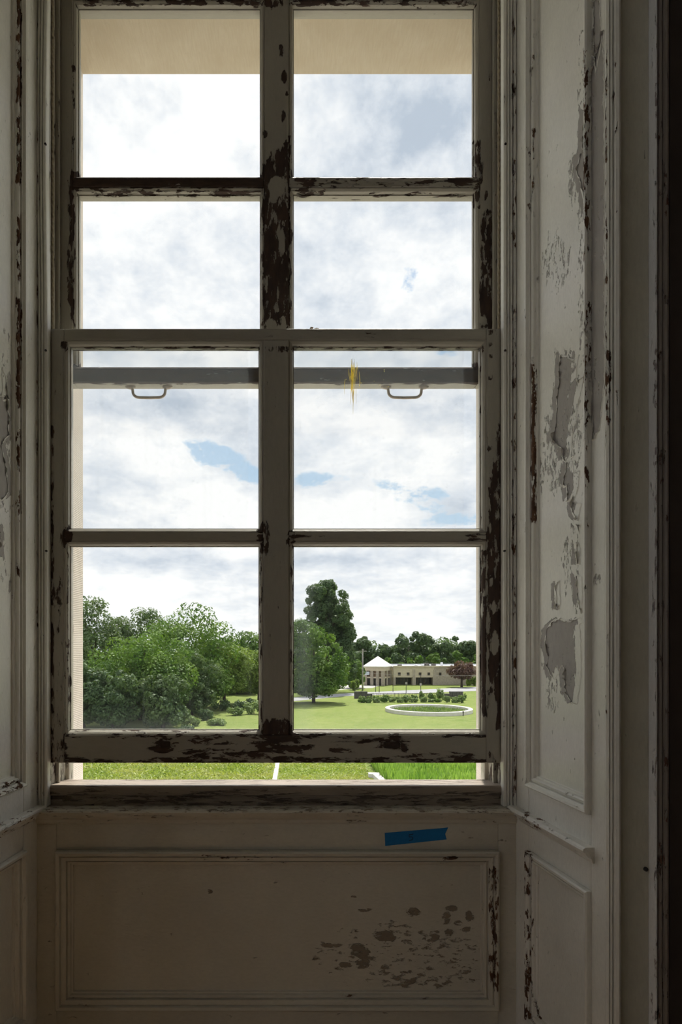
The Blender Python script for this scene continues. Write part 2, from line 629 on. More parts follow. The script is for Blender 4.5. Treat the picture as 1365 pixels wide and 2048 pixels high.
def stone_mat(name='tooled_limestone', ca=(.60, .52, .40, 1), cb=(.69, .62, .50, 1), cc=(.54, .44, .31, 1)):
    m, t = new_mat(name)
    geo = t.n('ShaderNodeNewGeometry').outputs['Position']
    sep = t.n('ShaderNodeSeparateXYZ', {0: geo})
    n1 = t.noise(geo, 9, 6, .6)
    n2 = t.noise(t.n('ShaderNodeMapping', {0: geo, 3: (60, 6, 6)}).outputs[0], 4, 4, .6)
    groove = t.m('SINE', t.m('MULTIPLY_ADD', n1, 3.0, t.m('MULTIPLY', sep.outputs[2], 2 * math.pi / .0053)))
    c = t.mix(t.rng(n1, .3, .7), ca, cb)
    c = t.mix(t.rng(n2, .3, .75, 0, .5), c, cc)
    h = t.m('ADD', t.m('MULTIPLY', groove, .22), t.m('MULTIPLY', n2, .9))
    b = t.n('ShaderNodeBsdfPrincipled', {'Base Color': c, 'Roughness': .9, 'Specular IOR Level': .1,
                                         'Normal': t.n('ShaderNodeBump', {'Height': h, 'Strength': .6, 'Distance': .0015}).outputs[0]})
    finish(t, b.outputs[0])
    return m


def lawn_mat():
    m, t = new_mat('lawn')
    geo = t.n('ShaderNodeNewGeometry').outputs['Position']
    a = t.noise(geo, .09, 5, .6)
    b_ = t.noise(geo, 1.1, 8, .78)
    c = t.mix(t.rng(a, .35, .65), (.125, .190, .040, 1), (.195, .250, .066, 1))
    c = t.mix(t.rng(b_, .38, .64, 0, .75), c, (.27, .295, .115, 1))
    b = t.n('ShaderNodeBsdfPrincipled', {'Base Color': c, 'Roughness': .95, 'Specular IOR Level': .05,
                                         'Normal': t.n('ShaderNodeBump', {'Height': b_, 'Strength': .5, 'Distance': .2}).outputs[0]})
    finish(t, b.outputs[0])
    return m


M['stone'] = stone_mat()
M['stone_pale'] = stone_mat('pale_limestone', (.74, .67, .60, 1), (.80, .74, .67, 1), (.70, .62, .54, 1))  # lighter copy of the limestone, sunlight on the jambs put into the colour
M['lawn'] = lawn_mat()

# ------------------------------------------------------------------ room shell
def struct(name, geos, mat, parent=None, label=None):
    V, f = join_geo(geos)
    o = mesh_obj(name, V, f, mat, parent)
    if parent is None:
        tag(o, label, None, None, 'structure')
    return o


RX, LX, BY, CH = 2.4, -2.6, -3.6, 3.4
struct('floor', [box_geo((LX, BY, -.2), (RX, 1.56, 0))], M['floor'], None, 'bare brown wooden floor of the room')
struct('ceiling', [box_geo((LX, BY, CH), (RX, 1.86, CH + .2))], M['ceiling'], None, 'plain plaster ceiling of the room')
struct('wall_right', [box_geo((RX, BY - .2, -.2), (RX + .2, 1.86, CH + .2))], M['roomwall'], None, 'plain plaster wall at the right of the room')
struct('wall_back', [box_geo((LX, BY - .2, -.2), (RX, BY, CH + .2))], M['roomwall'], None, 'plain plaster wall behind the viewer')
W2 = [(-2.9, -1.6), (-1.0, .3)]  # unseen side openings, added to fill the room with daylight
zs0, zs1 = .75, 2.7
pieces = [box_geo((LX - .2, BY - .2, -.2), (LX, 1.86, zs0)), box_geo((LX - .2, BY - .2, zs1), (LX, 1.86, CH + .2))]
ys = [BY - .2] + [v for w in W2 for v in w] + [1.86]
for i in range(0, len(ys), 2):
    pieces.append(box_geo((LX - .2, ys[i], zs0), (LX, ys[i + 1], zs1)))
struct('wall_left', pieces, M['roomwall'], None, 'plaster side wall with two more tall windows')
for i, (y0, y1) in enumerate(W2):
    w = tag(empty('window_%d' % (i + 2), (LX - .1, (y0 + y1) / 2, zs0)), 'tall plain window in the side wall of the room', None, None, 'structure')
    fr = [box_geo((LX - .14, y0, zs0), (LX - .06, y0 + .06, zs1)), box_geo((LX - .14, y1 - .06, zs0), (LX - .06, y1, zs1)),
          box_geo((LX - .14, y0, zs0), (LX - .06, y1, zs0 + .06)), box_geo((LX - .14, y0, zs1 - .06), (LX - .06, y1, zs1)),
          box_geo((LX - .13, (y0 + y1) / 2 - .02, zs0), (LX - .07, (y0 + y1) / 2 + .02, zs1)),
          box_geo((LX - .13, y0, 1.70), (LX - .07, y1, 1.75))]
    struct('window_frame', fr, M['roomwall'], w)

LOFF = -.0771           # the left reveal is the mirror of the right one about x = LOFF / 2
wf = tag(empty('wall_front', (0, 1.5, 0)), 'thick outer stone wall pierced by the tall sash window', None, None, 'structure')
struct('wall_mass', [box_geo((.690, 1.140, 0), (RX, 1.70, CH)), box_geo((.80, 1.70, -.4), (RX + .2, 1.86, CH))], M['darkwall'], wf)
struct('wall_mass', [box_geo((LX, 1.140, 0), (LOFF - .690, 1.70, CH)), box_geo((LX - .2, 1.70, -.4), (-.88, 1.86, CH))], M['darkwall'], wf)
struct('wall_mass', [box_geo((LOFF - .69, 1.140, 2.93), (.69, 1.66, CH)), box_geo((LOFF - .69, 1.56, -.4), (.69, 1.86, .60))], M['roomwall'], wf)
tag(struct('lintel', [box_geo((-.90, 1.692, 2.799), (.82, 1.86, CH))], M['stone'], wf), 'buff stone lintel with brushed tooling')
tag(struct('stone_jamb', [box_geo((-.90, 1.702, .58), (-.6235, 1.86, 2.799))], M['stone_pale'], wf), 'pale stone jamb with fine horizontal tooling')
struct('stone_jamb', [box_geo((.5476, 1.702, .58), (.82, 1.86, 2.799))], M['stone_pale'], wf)
TX = lambda A: np.stack([A[:, 2], A[:, 0], A[:, 1]], 1)       # (depth, height, along x)
sl = extrude('stone_sill', [(1.665, .60), (1.665, .729), (1.95, .679), (1.95, .60)], -.70, .63, M['concrete'], wf, TX, res=.05)
tag(sl, 'sunlit pale stone sill sloping outwards')

# ------------------------------------------------------------------ window frame (fixed parts)
win = tag(empty('window_1', (-.041, 1.6, .69)), 'tall old wooden sash window with peeling paint', None, None, 'structure')
TZ = ident
for side in (-1, 1):
    def mx(x, s=side):
        return x if s < 0 else -.0825 - x
    a, b = sorted((mx(-.632), mx(-.606)))
    board('jamb_liner', (a, 1.5497, .70), (b, 1.70, 2.86), M['sash_v'], win,
          wear_fn(.2, [('b', 90, 170, 1525, 1580, .55, 6), ('b', 940, 1010, 1525, 1580, .55, 6)]), .03)
    a, b = sorted((mx(-.606), mx(-.5966)))
    board('parting_bead', (a, 1.5965, .745), (b, 1.6085, 2.86), M['sash_v'], win, wear_fn(.22), .03, .0008)
    prof = [(-.632, 1.5495), (-.632, 1.5330), (-.6295, 1.5265), (-.6265, 1.5260), (-.6250, 1.5300), (-.6245, 1.5370), (-.6225, 1.5380), (-.6220, 1.5310), (-.6175, 1.5300),
            (-.6165, 1.5350), (-.6145, 1.5355), (-.6140, 1.5300), (-.6100, 1.5290), (-.6085, 1.5330), (-.6070, 1.5330), (-.6065, 1.5285), (-.6010, 1.5285), (-.5996, 1.5310),
            (-.5995, 1.5492)]
    bend = (lambda c: np.where(c > 1.95, -.0035 * np.sin((c - 1.95) / .75 * math.pi), 0)) if side < 0 else None
    st = extrude('stop_bead', [(mx(x), y) for x, y in prof], .705, 2.90, M['rev_m'], win, TZ,
                 wear_fn(.06, [('b', 100, 130, 1520, 1580, .6, 5), ('b', 1024, 1036, 0, 1600, .35, 3), ('b', 66, 76, 0, 1600, .42, 3)]), .03, bend=bend)
    for z, x in (((2.325, -.604), (1.82, -.603), (1.33, -.602))):
        V, f = tube_geo([(mx(x), 1.5305, z), (mx(x), 1.5262, z), (mx(x), 1.5255, z + .0005)], [.0028, .0028, .0014], 8)
        mesh_obj('screw', V, f, M['iron'], win)
    a, b = sorted((mx(-.640), mx(-.5957)))
    board('outer_casing', (a, 1.668, .735), (b, 1.7015, 2.80), M['sash_v'], win, wear_fn(.25), .04)
board('head_casing', (-.64, 1.662, 2.796), (.557, 1.6915, 2.86), M['sash_h'], win, wear_fn(.15), .05)
board('head', (-.64, 1.535, 2.835), (.557, 1.662, 2.90), M['sash_h'], win, wear_fn(.15), .05)
extrude('sill', [(1.5492, .685), (1.5492, .7265), (1.5445, .7290), (1.5440, .7480), (1.5480, .7515), (1.664, .742), (1.664, .685)],
        -.634, .559, M['sill_wood'], win, TX, wear_fn(.34, [('b', 60, 1050, 1590, 1615, .52, 4), ('b', 60, 1050, 1565, 1576, .2, 3)]), .01)
extrude('stool', [(1.560, .662), (1.560, .7020), (1.512, .7025), (1.5065, .700), (1.5050, .6955), (1.5065, .6915), (1.5120, .6900), (1.5135, .6860),
                  (1.5165, .6800), (1.5240, .6740), (1.5255, .6660), (1.5285, .6640), (1.5290, .6620)],
        -.648, .572, M['sill_wood'] if False else M['apron'], win, TX,
        wear_fn(.16, [('b', 60, 1060, 1606, 1624, .40, 4)]), .01)

# sash cords hanging in the lower sash's channel
for x, nm in ((-.6035, 'left'), (.5205, 'right')):
    zz = np.arange(1.80, 2.84, .0012)
    pts = np.stack([np.full_like(zz, x), np.full_like(zz, 1.572), zz], 1)
    c = tube('sash_cord', pts, .0030, M['cord'], None, 9, .42)
    tag(c, 'twisted tan sash cord running up the %s side of the window' % nm, 'cord', 'sash cords')


# ------------------------------------------------------------------ the two sashes
def sash(name, label, Yf, z0, z1, mz, rail_top, rail_bot, wear, glass, wpane, pres=.004):
    r = tag(empty(name, (-.041, Yf + .022, z0)), label, 'window sash')
    T = lambda A: np.stack([A[:, 0], Yf - A[:, 2], A[:, 1]], 1)
    XL0, XL1, XM0, XM1, XR0, XR1 = -.600, -.5667, -.073, -.008, .482, .5175
    th = -.045
    R = .006
    board('stile', (XL0, z0, th), (XL1, z1, 0), M['sash_v'], r, wear, R, .0015, T)
    board('stile', (XR0, z0, th), (XR1, z1, 0), M['sash_v'], r, wear, R, .0015, T)
    board('top_rail', (XL1, rail_top, th), (XR0, z1, 0), M['sash_h'], r, wear, R, .0015, T)
    board('bottom_rail', (XL1, z0, th), (XR0, rail_bot, 0), M['sash_h'], r, wear, R, .0015, T)
    board('mullion', (XM0, rail_bot, th), (XM1, rail_top, 0), M['sash_v'], r, wear, R, .0015, T)
    prof = [(0, -.0005), (0, -.0030), (.0030, -.0035), (.0040, -.0045), (.0075, -.0075), (.0092, -.0125), (.0095, -.0165), (.0118, -.0172),
            (.0118, -.0250), (.0070, -.0445), (0, -.0445)]
    for (x0, x1) in ((XL1, XM0), (XM1, XR0)):
        board('muntin', (x0, mz[0], th), (x1, mz[1], 0), M['sash_h'], r, wear, R, .0012, T)
        for (b0, b1) in ((rail_bot, mz[0]), (mz[1], rail_top)):
            mould_frame('glazing_bead', (x0, x1, b0, b1), prof, M['sash_h'], r, T, wear, .008, 'bt')
            mould_frame('glazing_bead', (x0, x1, b0, b1), prof, M['sash_v'], r, T, wear, .008, 'lr')
            g = .0080
            board('pane', (x0 + g, b0 + g, -.0228), (x1 - g, b1 - g, -.0198), glass, r, wpane, pres, 0, T)
    return r


lw = wear_fn(.04, [
    ('b', 120, 985, 1515, 1532, .60, 5), ('b', 130, 975, 1466, 1476, .46, 3), ('e', 330, 1490, 30, 15, .62), ('e', 322, 1484, 9, 5, .9), ('e', 560, 1492, 62, 30, .72),
    ('e', 785, 1490, 38, 16, .60), ('e', 810, 1496, 9, 9, .9), ('e', 430, 1482, 60, 10, .48), ('e', 400, 1504, 40, 9, .60), ('e', 690, 1500, 40, 7, .42), ('e', 880, 1512, 90, 8, .5),
    ('e', 480, 1505, 60, 10, .6), ('e', 720, 1480, 60, 8, .5),
    ('b', 98, 108, 850, 1530, .62, 2), ('e', 134, 1075, 11, 22, .92), ('b', 133, 138, 1105, 1260, .55, 2), ('e', 122, 1500, 14, 30, .52),
    ('b', 110, 128, 1150, 1460, .30, 4), ('b', 128, 143, 1280, 1460, .42, 3),
    ('p', [(988, 930), (1000, 850), (1008, 850), (1008, 1440), (992, 1470), (978, 1420), (974, 1060), (980, 960)], .74, 6),
    ('e', 988, 1215, 5, 14, -.2), ('e', 990, 1290, 5, 20, -.1), ('e', 986, 1430, 7, 42, -.05), ('e', 984, 1165, 3, 8, .1), ('e', 983, 1105, 3, 8, .1),
    ('e', 981, 664, 5, 4, .85), ('e', 980, 690, 4, 6, .85), ('e', 980, 712, 4, 7, .85), ('e', 980, 757, 4, 6, .85), ('e', 981, 898, 6, 6, .85),
    ('b', 961, 974, 1100, 1435, .78, 3), ('b', 958, 964, 700, 1055, .34, 2), ('e', 985, 1520, 10, 20, .55),
    ('e', 553, 1458, 34, 22, .86), ('e', 528, 1078, 12, 36, .70), ('e', 583, 1080, 9, 20, .70), ('b', 519, 525, 1110, 1460, .46, 2),
    ('b', 580, 592, 1100, 1460, .40, 2), ('e', 960, 1075, 30, 9, .72), ('e', 610, 1072, 40, 5, .45), ('b', 130, 520, 1086, 1097, .3, 3),
    ('b', 130, 970, 692, 704, .44, 3), ('b', 140, 520, 1458, 1464, .35, 2), ('e', 130, 690, 8, 8, .7)])
uw = wear_fn(.04, [
    ('p', [(527, 325), (540, 300), (552, 285), (560, 300), (572, 265), (583, 270), (584, 655), (524, 655), (524, 330)], .74, 8),
    ('e', 553, 372, 15, 20, -.25), ('e', 547, 392, 7, 14, -.2), ('e', 563, 480, 4, 24, .05), ('e', 540, 648, 9, 10, 0), ('e', 566, 645, 5, 12, 0),
    ('e', 556, 590, 3, 20, .25), ('e', 534, 570, 3, 20, .25),
    ('e', 562, 102, 4, 14, .8), ('e', 570, 155, 7, 14, .8), ('e', 566, 232, 5, 14, .8), ('e', 572, 188, 6, 6, .7), ('e', 530, 268, 5, 8, .55),
    ('p', [(962, 445), (972, 415), (987, 418), (987, 658), (960, 658)], .76, 5), ('e', 968, 640, 6, 12, .2), ('e', 974, 390, 3, 10, .7),
    ('b', 143, 150, 130, 360, .50, 2), ('p', [(140, 360), (150, 358), (150, 655), (135, 600), (136, 480)], .68, 4),
    ('b', 145, 528, 350, 376, .98, 3), ('b', 580, 965, 350, 376, .42, 3), ('e', 610, 362, 22, 10, .9), ('e', 930, 362, 36, 9, .8), ('e', 955, 345, 10, 26, .9),
    ('b', 150, 525, 378, 394, .50, 4), ('b', 590, 650, 376, 392, .6, 4), ('b', 660, 960, 386, 396, .38, 3), ('e', 150, 360, 12, 18, 1.0),
    ('b', 150, 955, -10, 14, .55, 4), ('b', 945, 962, 280, 420, .55, 3), ('b', 130, 970, 728, 768, .97, 3)])


def low_dust(Pw):
    x = VX + F * Pw[:, 0] / Pw[:, 1]
    y = HY - F * (Pw[:, 2] - CAM_Z) / Pw[:, 1]
    rg = np.random.default_rng(8)
    w = np.full(len(Pw), .003)
    w = np.where(y < 1080, .055, w)
    w += np.where(y > 1080, .055 * np.exp(-np.clip(1466 - y, 0, 900) / 20.0), 0)
    w += np.where((x > 580) & (y > 1080), .035 * np.exp(-((x - 606) / 20.0) ** 2), 0)
    st = np.zeros(len(Pw))                          # vertical streaks where rain has run
    for k in range(70):
        c, wd, top, L = rg.uniform(140, 965), rg.uniform(1.5, 5), rg.uniform(690, 1440), rg.uniform(60, 260)
        st += np.where((y > top) & (y < top + L), np.exp(-((x - c) / wd) ** 2) * rg.uniform(.002, .012) * np.clip((top + L - y) / 60, 0, 1), 0)
    w += st
    w += (rg.random(len(Pw)) > .985) * rg.uniform(.01, .06, len(Pw)) * np.where(y < 1080, 1, .3)
    w *= np.where((x > 498) & (x < 520) & (y < 1080), .35, 1)
    w *= np.where((x > 928) & (y < 1080), .4, 1)
    return w


lower = sash('lower_sash', 'lower window sash, raised a little above the sill, with heavily peeled bottom rail', 1.55, .8074, 1.885,
             (1.358, 1.380), 1.857, .8768, lw, M['glass_low'], low_dust)
upper = sash('upper_sash', 'upper window sash with a bare brown mullion and two lift handles below', 1.61, 1.777, 2.830,
             (2.281, 2.303), 2.764, 1.8115, uw, M['glass_up'], lambda Pw: np.full(len(Pw), .004), .05)
upper['label'] = 'upper window sash with a bare brown mullion and two lift handles underneath'

# lift handles under the upper sash
for pa, pb in ((266, 330.5), (777.5, 843)):
    Yh = 1.636
    x0, x1 = XP(pa, Yh), XP(pb, Yh)
    h = empty('lift_handle', (((x0 + x1) / 2), Yh, 1.777))
    h.location = np.array(h.location) - parent_world(upper)
    h.parent = upper
    zt, zb = 1.7775, 1.7478
    pts = [(x0 - .002, Yh, zt), (x0 - .001, Yh, zt - .008)]
    for k in range(9):
        a = math.pi + k / 8 * math.pi / 2
        pts.append((x0 + .017 + .017 * math.cos(a), Yh, zb + .014 + .014 * math.sin(a)))
    n = len(pts)
    pts += [((x0 + x1) / 2, Yh, zb - .0008)]
    pts += [(x0 + x1 - p[0], p[1], p[2]) for p in reversed(pts[:n])]
    tube('bail', pts, .0036, M['handle'], h, 10)
    for xx, sg in ((x0, -1), (x1, 1)):
        V, f = join_geo([tube_geo([(xx - sg * .006, Yh, zt - .0012), (xx + sg * .006, Yh, zt - .0025), (xx + sg * .013, Yh, zt - .0018), (xx + sg * .019, Yh, zt - .001)],
                                  [.004, .0062, .0055, .0025], 10)])
        mesh_obj('flange', V, f, M['handle'], h, smooth=True)

# scarred lift plates on the bottom rail of the lower sash
for cx, cy_, rx in ((331, 1489, .0125), (784, 1490, .021)):
    p = P(cx, cy_, 1.5488)
    a = np.linspace(0, 2 * math.pi, 28, endpoint=False)
    rings = [(1.0, 1.5502), (1.0, 1.5478), (.86, 1.5470), (.78, 1.5484), (0.0, 1.5490)]
    V, Fs = [], []
    for q, yy in rings:
        V += [(p[0] + rx * q * math.copysign(abs(math.cos(t)) ** .45, math.cos(t)), yy, p[2] + .0085 * q * math.copysign(abs(math.sin(t)) ** .45, math.sin(t))) for t in a]
    for i in range(len(rings) - 1):
        for j in range(28):
            j2 = (j + 1) % 28
            Fs.append((i * 28 + j, i * 28 + j2, (i + 1) * 28 + j2, (i + 1) * 28 + j))
    o = mesh_obj('lift_plate', V, Fs, M['plate'], lower, smooth=True, edge_angle=40)
    fix_normals(o)

# dried drip on the upper right pane of the lower sash
random.seed(4)
parts = []
for k in range(26):
    x = 705 + random.gauss(0, 7)
    y0 = 715 + random.random() * 70
    L = random.uniform(5, 60) * (1.2 if abs(x - 705) < 5 else .6)
    a, b = P(x, y0, 1.5692), P(x + random.uniform(-3, 3), y0 + L, 1.5692)
    m = (a + b) / 2 + np.array([random.uniform(-.002, .002), 0, 0])
    parts.append(tube_geo([a, m, b], [.0003, random.uniform(.0003, .0006), .0002], 5))
for k in range(16):
    a = P(690 + random.random() * 90, 735 + random.random() * 40, 1.5692)
    s = random.uniform(.0005, .0014)
    parts.append(tube_geo([a - np.array([0, 0, s]), a, a + np.array([0, 0, s])], [s * .3, s, s * .3], 6))
parts.append(tube_geo([P(704, 728, 1.569), P(705, 750, 1.569), P(704, 778, 1.569), P(706, 800, 1.569)], [.0004, .0017, .0013, .0004], 6))
V, f = join_geo(parts)
tag(mesh_obj('dried_drip', V, f, M['drip'], lower), 'dried yellow drip down the glass', kind='stuff')

# crumb of dirt on the meeting rail
rng = np.random.default_rng(3)
a = P(624, 651, 1.5685)
a[2] = 1.885
geos = []
for k in range(9):
    c = a + np.array([rng.normal(0, .006), rng.normal(0, .003), .003 + abs(rng.normal(0, .002)) + (k > 6) * .004])
    geos.append(tube_geo([c - np.array([.004, 0, .003]), c, c + np.array([.005, .001, .002])], [.0012, .0036, .0010], 6))
V, f = join_geo(geos)
V[:, 2] = np.maximum(V[:, 2], 1.885)
tag(mesh_obj('dirt_crumb', V, f, M['dirt']), 'small brown crumb of dirt lying on top of the lower sash', 'dirt')

# ------------------------------------------------------------------ panelled reveals
SPL = .12


def TR(s, k):
    q = math.sqrt(1 + SPL * SPL)
    nx, ny = -s / q, -SPL / q
    return lambda A: np.stack([s * (k - SPL * A[:, 0]) + nx * A[:, 2], A[:, 0] + ny * A[:, 2], A[:, 1]], 1)


def rev_pt(s, k, px, py):
    Y = k / (s * (px - VX) / F + SPL)
    return Y, ZP(py, Y)


def z2(l, ox, oy, sc):
    return [(ox + u / sc, oy + v / sc) for u, v in l]


S1 = 3.413
PATCH_R = [
    z2([(455, 290), (480, 310), (510, 315), (550, 305), (590, 290), (605, 330), (580, 345), (585, 500), (590, 640), (580, 760), (560, 885), (520, 865),
        (485, 800), (480, 700), (465, 610), (440, 650), (410, 710), (380, 680), (355, 610), (370, 560), (345, 450), (360, 370), (390, 325), (430, 300)], 980, 1150, S1),
    z2([(455, 370), (540, 410), (580, 370), (560, 430), (560, 560), (610, 520), (580, 640), (570, 720), (540, 860), (520, 1000), (540, 1060), (490, 1100),
        (470, 1090), (470, 1020), (430, 980), (405, 950), (420, 850), (430, 720), (425, 690), (440, 570), (440, 480)], 980, 600, S1),
    z2([(490, 1105), (530, 1100), (545, 1180), (580, 1170), (570, 1290), (540, 1370), (590, 1390), (570, 1500), (540, 1480), (520, 1420), (530, 1340),
        (500, 1370), (490, 1270), (470, 1270), (480, 1180)], 980, 600, S1),
    z2([(555, 1530), (585, 1540), (575, 1600)], 980, 600, S1),
    z2([(560, 1650), (585, 1700), (580, 1800), (562, 1800)], 980, 600, S1),
    z2([(555, 1880), (590, 1890), (600, 2040), (590, 2140), (570, 2050)], 980, 600, S1),
    z2([(420, 1940), (445, 1920), (450, 2080), (425, 2120)], 980, 600, S1),
    z2([(760, 640), (795, 650), (795, 1260), (755, 1180), (740, 1060), (715, 1000), (725, 940), (750, 880)], 900, 0, 2.935),
]
STILE_R = [[(1184, 150), (1208, 60), (1210, 600), (1209, 770), (1200, 860), (1188, 880), (1184, 800), (1182, 500)],
           [(1188, 0), (1200, 0), (1204, 80), (1192, 150)]]
PATCH_L = [[(-40, 800), (20, 790), (27, 830), (25, 870), (12, 890), (20, 930), (26, 985), (14, 1000), (-40, 990)],
           [(-40, 1045), (4, 1050), (9, 1080), (6, 1112), (-40, 1120)],
           [(14, 740), (22, 760), (26, 800), (16, 800)]]


def reveal(n, s, k, label, patches, stile_patches, extra):
    r = tag(empty('trim_%d' % n, (s * (k - SPL * 1.35), 1.35, 0)), label, None, None, 'structure')
    T = TR(s, k)
    fieldw = wear_fn(.03, extra.get('field', []) + [('p', p, .92, 4.0) for p in patches])
    stw = wear_fn(.05, extra.get('stile', []) + [('p', p, .92, 4.0) for p in stile_patches])
    mw = wear_fn(.07, extra.get('mould', []))
    board('stile', (1.470, 0, -.03), (1.532, 3.0, 0), M['rev'], r, stw, .01, .001, T)
    board('stile', (1.1776, 0, -.03), (1.2225, 3.0, 0), M['rev'], r, stw, .004, .001, T)
    for b0, b1 in ((0, .215), (.618, .768), (2.88, 3.0)):
        board('rail', (1.2225, b0, -.03), (1.470, b1, 0), M['rev'], r, stw, .01, .001, T)
    prof = [(0, -.006), (.0005, .0090), (.0035, .0120), (.0085, .0110), (.0115, .0050), (.0135, .0045), (.0140, -.0020), (.0165, -.0025), (.0170, .0015),
            (.0210, .0020), (.0240, -.0005), (.0255, -.0060), (.0290, -.0070), (.0295, -.0110), (.033, -.0140)]
    for b0, b1 in ((.768, 2.88), (.215, .618)):
        mould_frame('panel_moulding', (1.2225, 1.470, b0, b1), prof, M['rev_m'], r, T, mw, .01, 'lr')
        mould_frame('panel_moulding', (1.2225, 1.470, b0, b1), prof, M['rev_mh'], r, T, mw, .01, 'bt')
        board('panel', (1.2225 + .026, b0 + .026, -.02), (1.470 - .026, b1 - .026, -.0120), M['rev'], r, fieldw, .0032 if b0 > .5 else .008, .0005, T)
    # dado rail that carries the stool round the corner
    prof = [(0, .676), (0, .7075), (.0185, .7075), (.0225, .7050), (.0240, .7010), (.0225, .6975), (.0180, .6965), (.0170, .6930), (.0135, .6880),
            (.0060, .6845), (.0045, .6790), (.0020, .6760)]
    TD = lambda A: T(np.stack([A[:, 2], A[:, 1], A[:, 0]], 1))
    extrude('dado_rail', prof, 1.212, 1.535, M['rev_mh'], r, TD, wear_fn(.12, extra.get('dado', [])), .008)
    # curled edges of the peeling paint
    rg = np.random.default_rng(11 + n)
    geos = []
    def wob(m, win):
        x = rg.normal(size=m + 2 * win)
        k = np.hanning(2 * win + 1)
        y = np.convolve(x, k / np.sqrt((k * k).sum()), 'same')[win:win + m]
        return y
    for plane, plist in ((-.0120, patches), (0.0, stile_patches)):
        for p in plist:
            q = np.array([rev_pt(s, k, *c) for c in p])
            cen = q.mean(0)
            pts, nrm = [], []
            for i in range(len(q)):
                a, b = q[i], q[(i + 1) % len(q)]
                L = np.linalg.norm(b - a)
                d = (b - a) / (L + 1e-9)
                nn = np.array([-d[1], d[0]])
                mid = (a + b) / 2 + nn * 1e-4
                if poly_sd(np.array([mid[0]]), np.array([mid[1]]), [tuple(c) for c in q])[0] < 0:
                    nn = -nn
                for t in np.arange(0, L, .0022):
                    pts.append(a + d * t)
                    nrm.append(nn)
            pts, nrm = np.array(pts), np.array(nrm)
            m = len(pts)
            if m < 8:
                continue
            nrm = nrm + np.roll(nrm, 1, 0) + np.roll(nrm, -1, 0)
            nrm /= np.linalg.norm(nrm, axis=1)[:, None] + 1e-9
            pts = pts + nrm * (wob(m, 4) * .0011)[:, None]
            side_w = np.clip(.55 + .55 * nrm[:, 0] * -1.0 + .15 * np.abs(nrm[:, 1]), .12, 1.0)
            ln = np.clip(.0025 + .0022 * wob(m, 5), .0002, .008) * side_w
            lift = np.clip(.0024 + .0026 * wob(m, 7), .0002, .0085) * side_w * (1.5 if plane == 0 else 1)
            ct = (wob(m, 4) + .25) > 0                 # the lip breaks off here and there
            S = np.zeros((m + 1, 4, 3))
            for j in range(m + 1):
                e, n_, l_, h_ = pts[j % m], nrm[j % m], ln[j % m], lift[j % m]
                if not ct[j % m]:
                    l_, h_ = l_ * .15, h_ * .1
                for v in range(4):
                    vv = v / 3
                    pt = e + n_ * (-.0022 + vv * (.0022 + l_ * (1 - .3 * vv)))
                    S[j, v] = (pt[0], pt[1], plane + .0004 + (h_ + .0006) * vv ** 2)
            W, qd = sheet(S, T)
            geos.append((W, [tuple(x) for x in qd]))
    if geos:
        V, f = join_geo(geos)
        o = mesh_obj('peeling_paint', V, f, M['flake'], r, np.zeros(len(V)), smooth=True)
        tag(o, 'curled flakes of peeling white paint', kind='stuff')
    return r


M['flake'] = painted('loose_paint_flake', PAINT, GREY, (1, 1, .5), 60)
exR = {
    'field': [('e', 1112, 520, 30, 60, .34), ('e', 1130, 880, 42, 110, .36), ('e', 1105, 920, 16, 60, .40), ('e', 1078, 960, 10, 60, .42), ('e', 1135, 720, 30, 25, .36),
              ('e', 1105, 1390, 12, 40, .42), ('e', 1100, 840, 10, 12, .5), ('b', 1158, 1170, 60, 700, .40, 4), ('e', 1140, 1130, 20, 60, .3), ('e', 1150, 360, 14, 60, .42)],
    'stile': [('e', 1190, 480, 12, 90, .45), ('e', 1195, 1160, 8, 14, .45), ('e', 1186, 250, 6, 200, .5)],
    'mould': [('b', 1062, 1074, 730, 1045, .66, 3), ('e', 1063, 330, 6, 40, .6), ('e', 1063, 410, 6, 14, .8), ('b', 1060, 1070, 0, 450, .34, 3),
              ('b', 1164, 1178, 100, 520, .46, 4), ('b', 1168, 1182, 600, 1000, .38, 4), ('b', 1048, 1066, 1700, 2040, .50, 4), ('e', 1075, 2020, 30, 20, .5)],
    'dado': [('b', 1040, 1190, 1600, 1660, .36, 10)]}
exL = {
    'field': [('e', 15, 720, 14, 60, .40), ('e', 20, 930, 12, 60, .36), ('e', 24, 1150, 8, 60, .36), ('b', -60, 30, 690, 1160, .26, 20)],
    'stile': [],
    'mould': [('b', 32, 43, -10, 370, .74, 3), ('e', 36, 220, 4, 14, .1), ('e', 36, 420, 5, 30, .1), ('b', 32, 43, 430, 560, .6, 3), ('b', 32, 43, 600, 820, .66, 3),
              ('b', 33, 42, 855, 945, .66, 3), ('e', 38, 1010, 5, 40, .55), ('e', 38, 1140, 5, 20, .5), ('b', -40, 50, 1560, 1600, .42, 5)],
    'dado': [('b', -40, 70, 1600, 1700, .34, 10)]}
rR = reveal(2, 1, .732, 'panelled window reveal on the right with big scabs of peeling paint', PATCH_R, STILE_R, exR)
rL = reveal(1, -1, .8091, 'panelled window reveal on the left, cut by the photo edge', PATCH_L, [], exL)

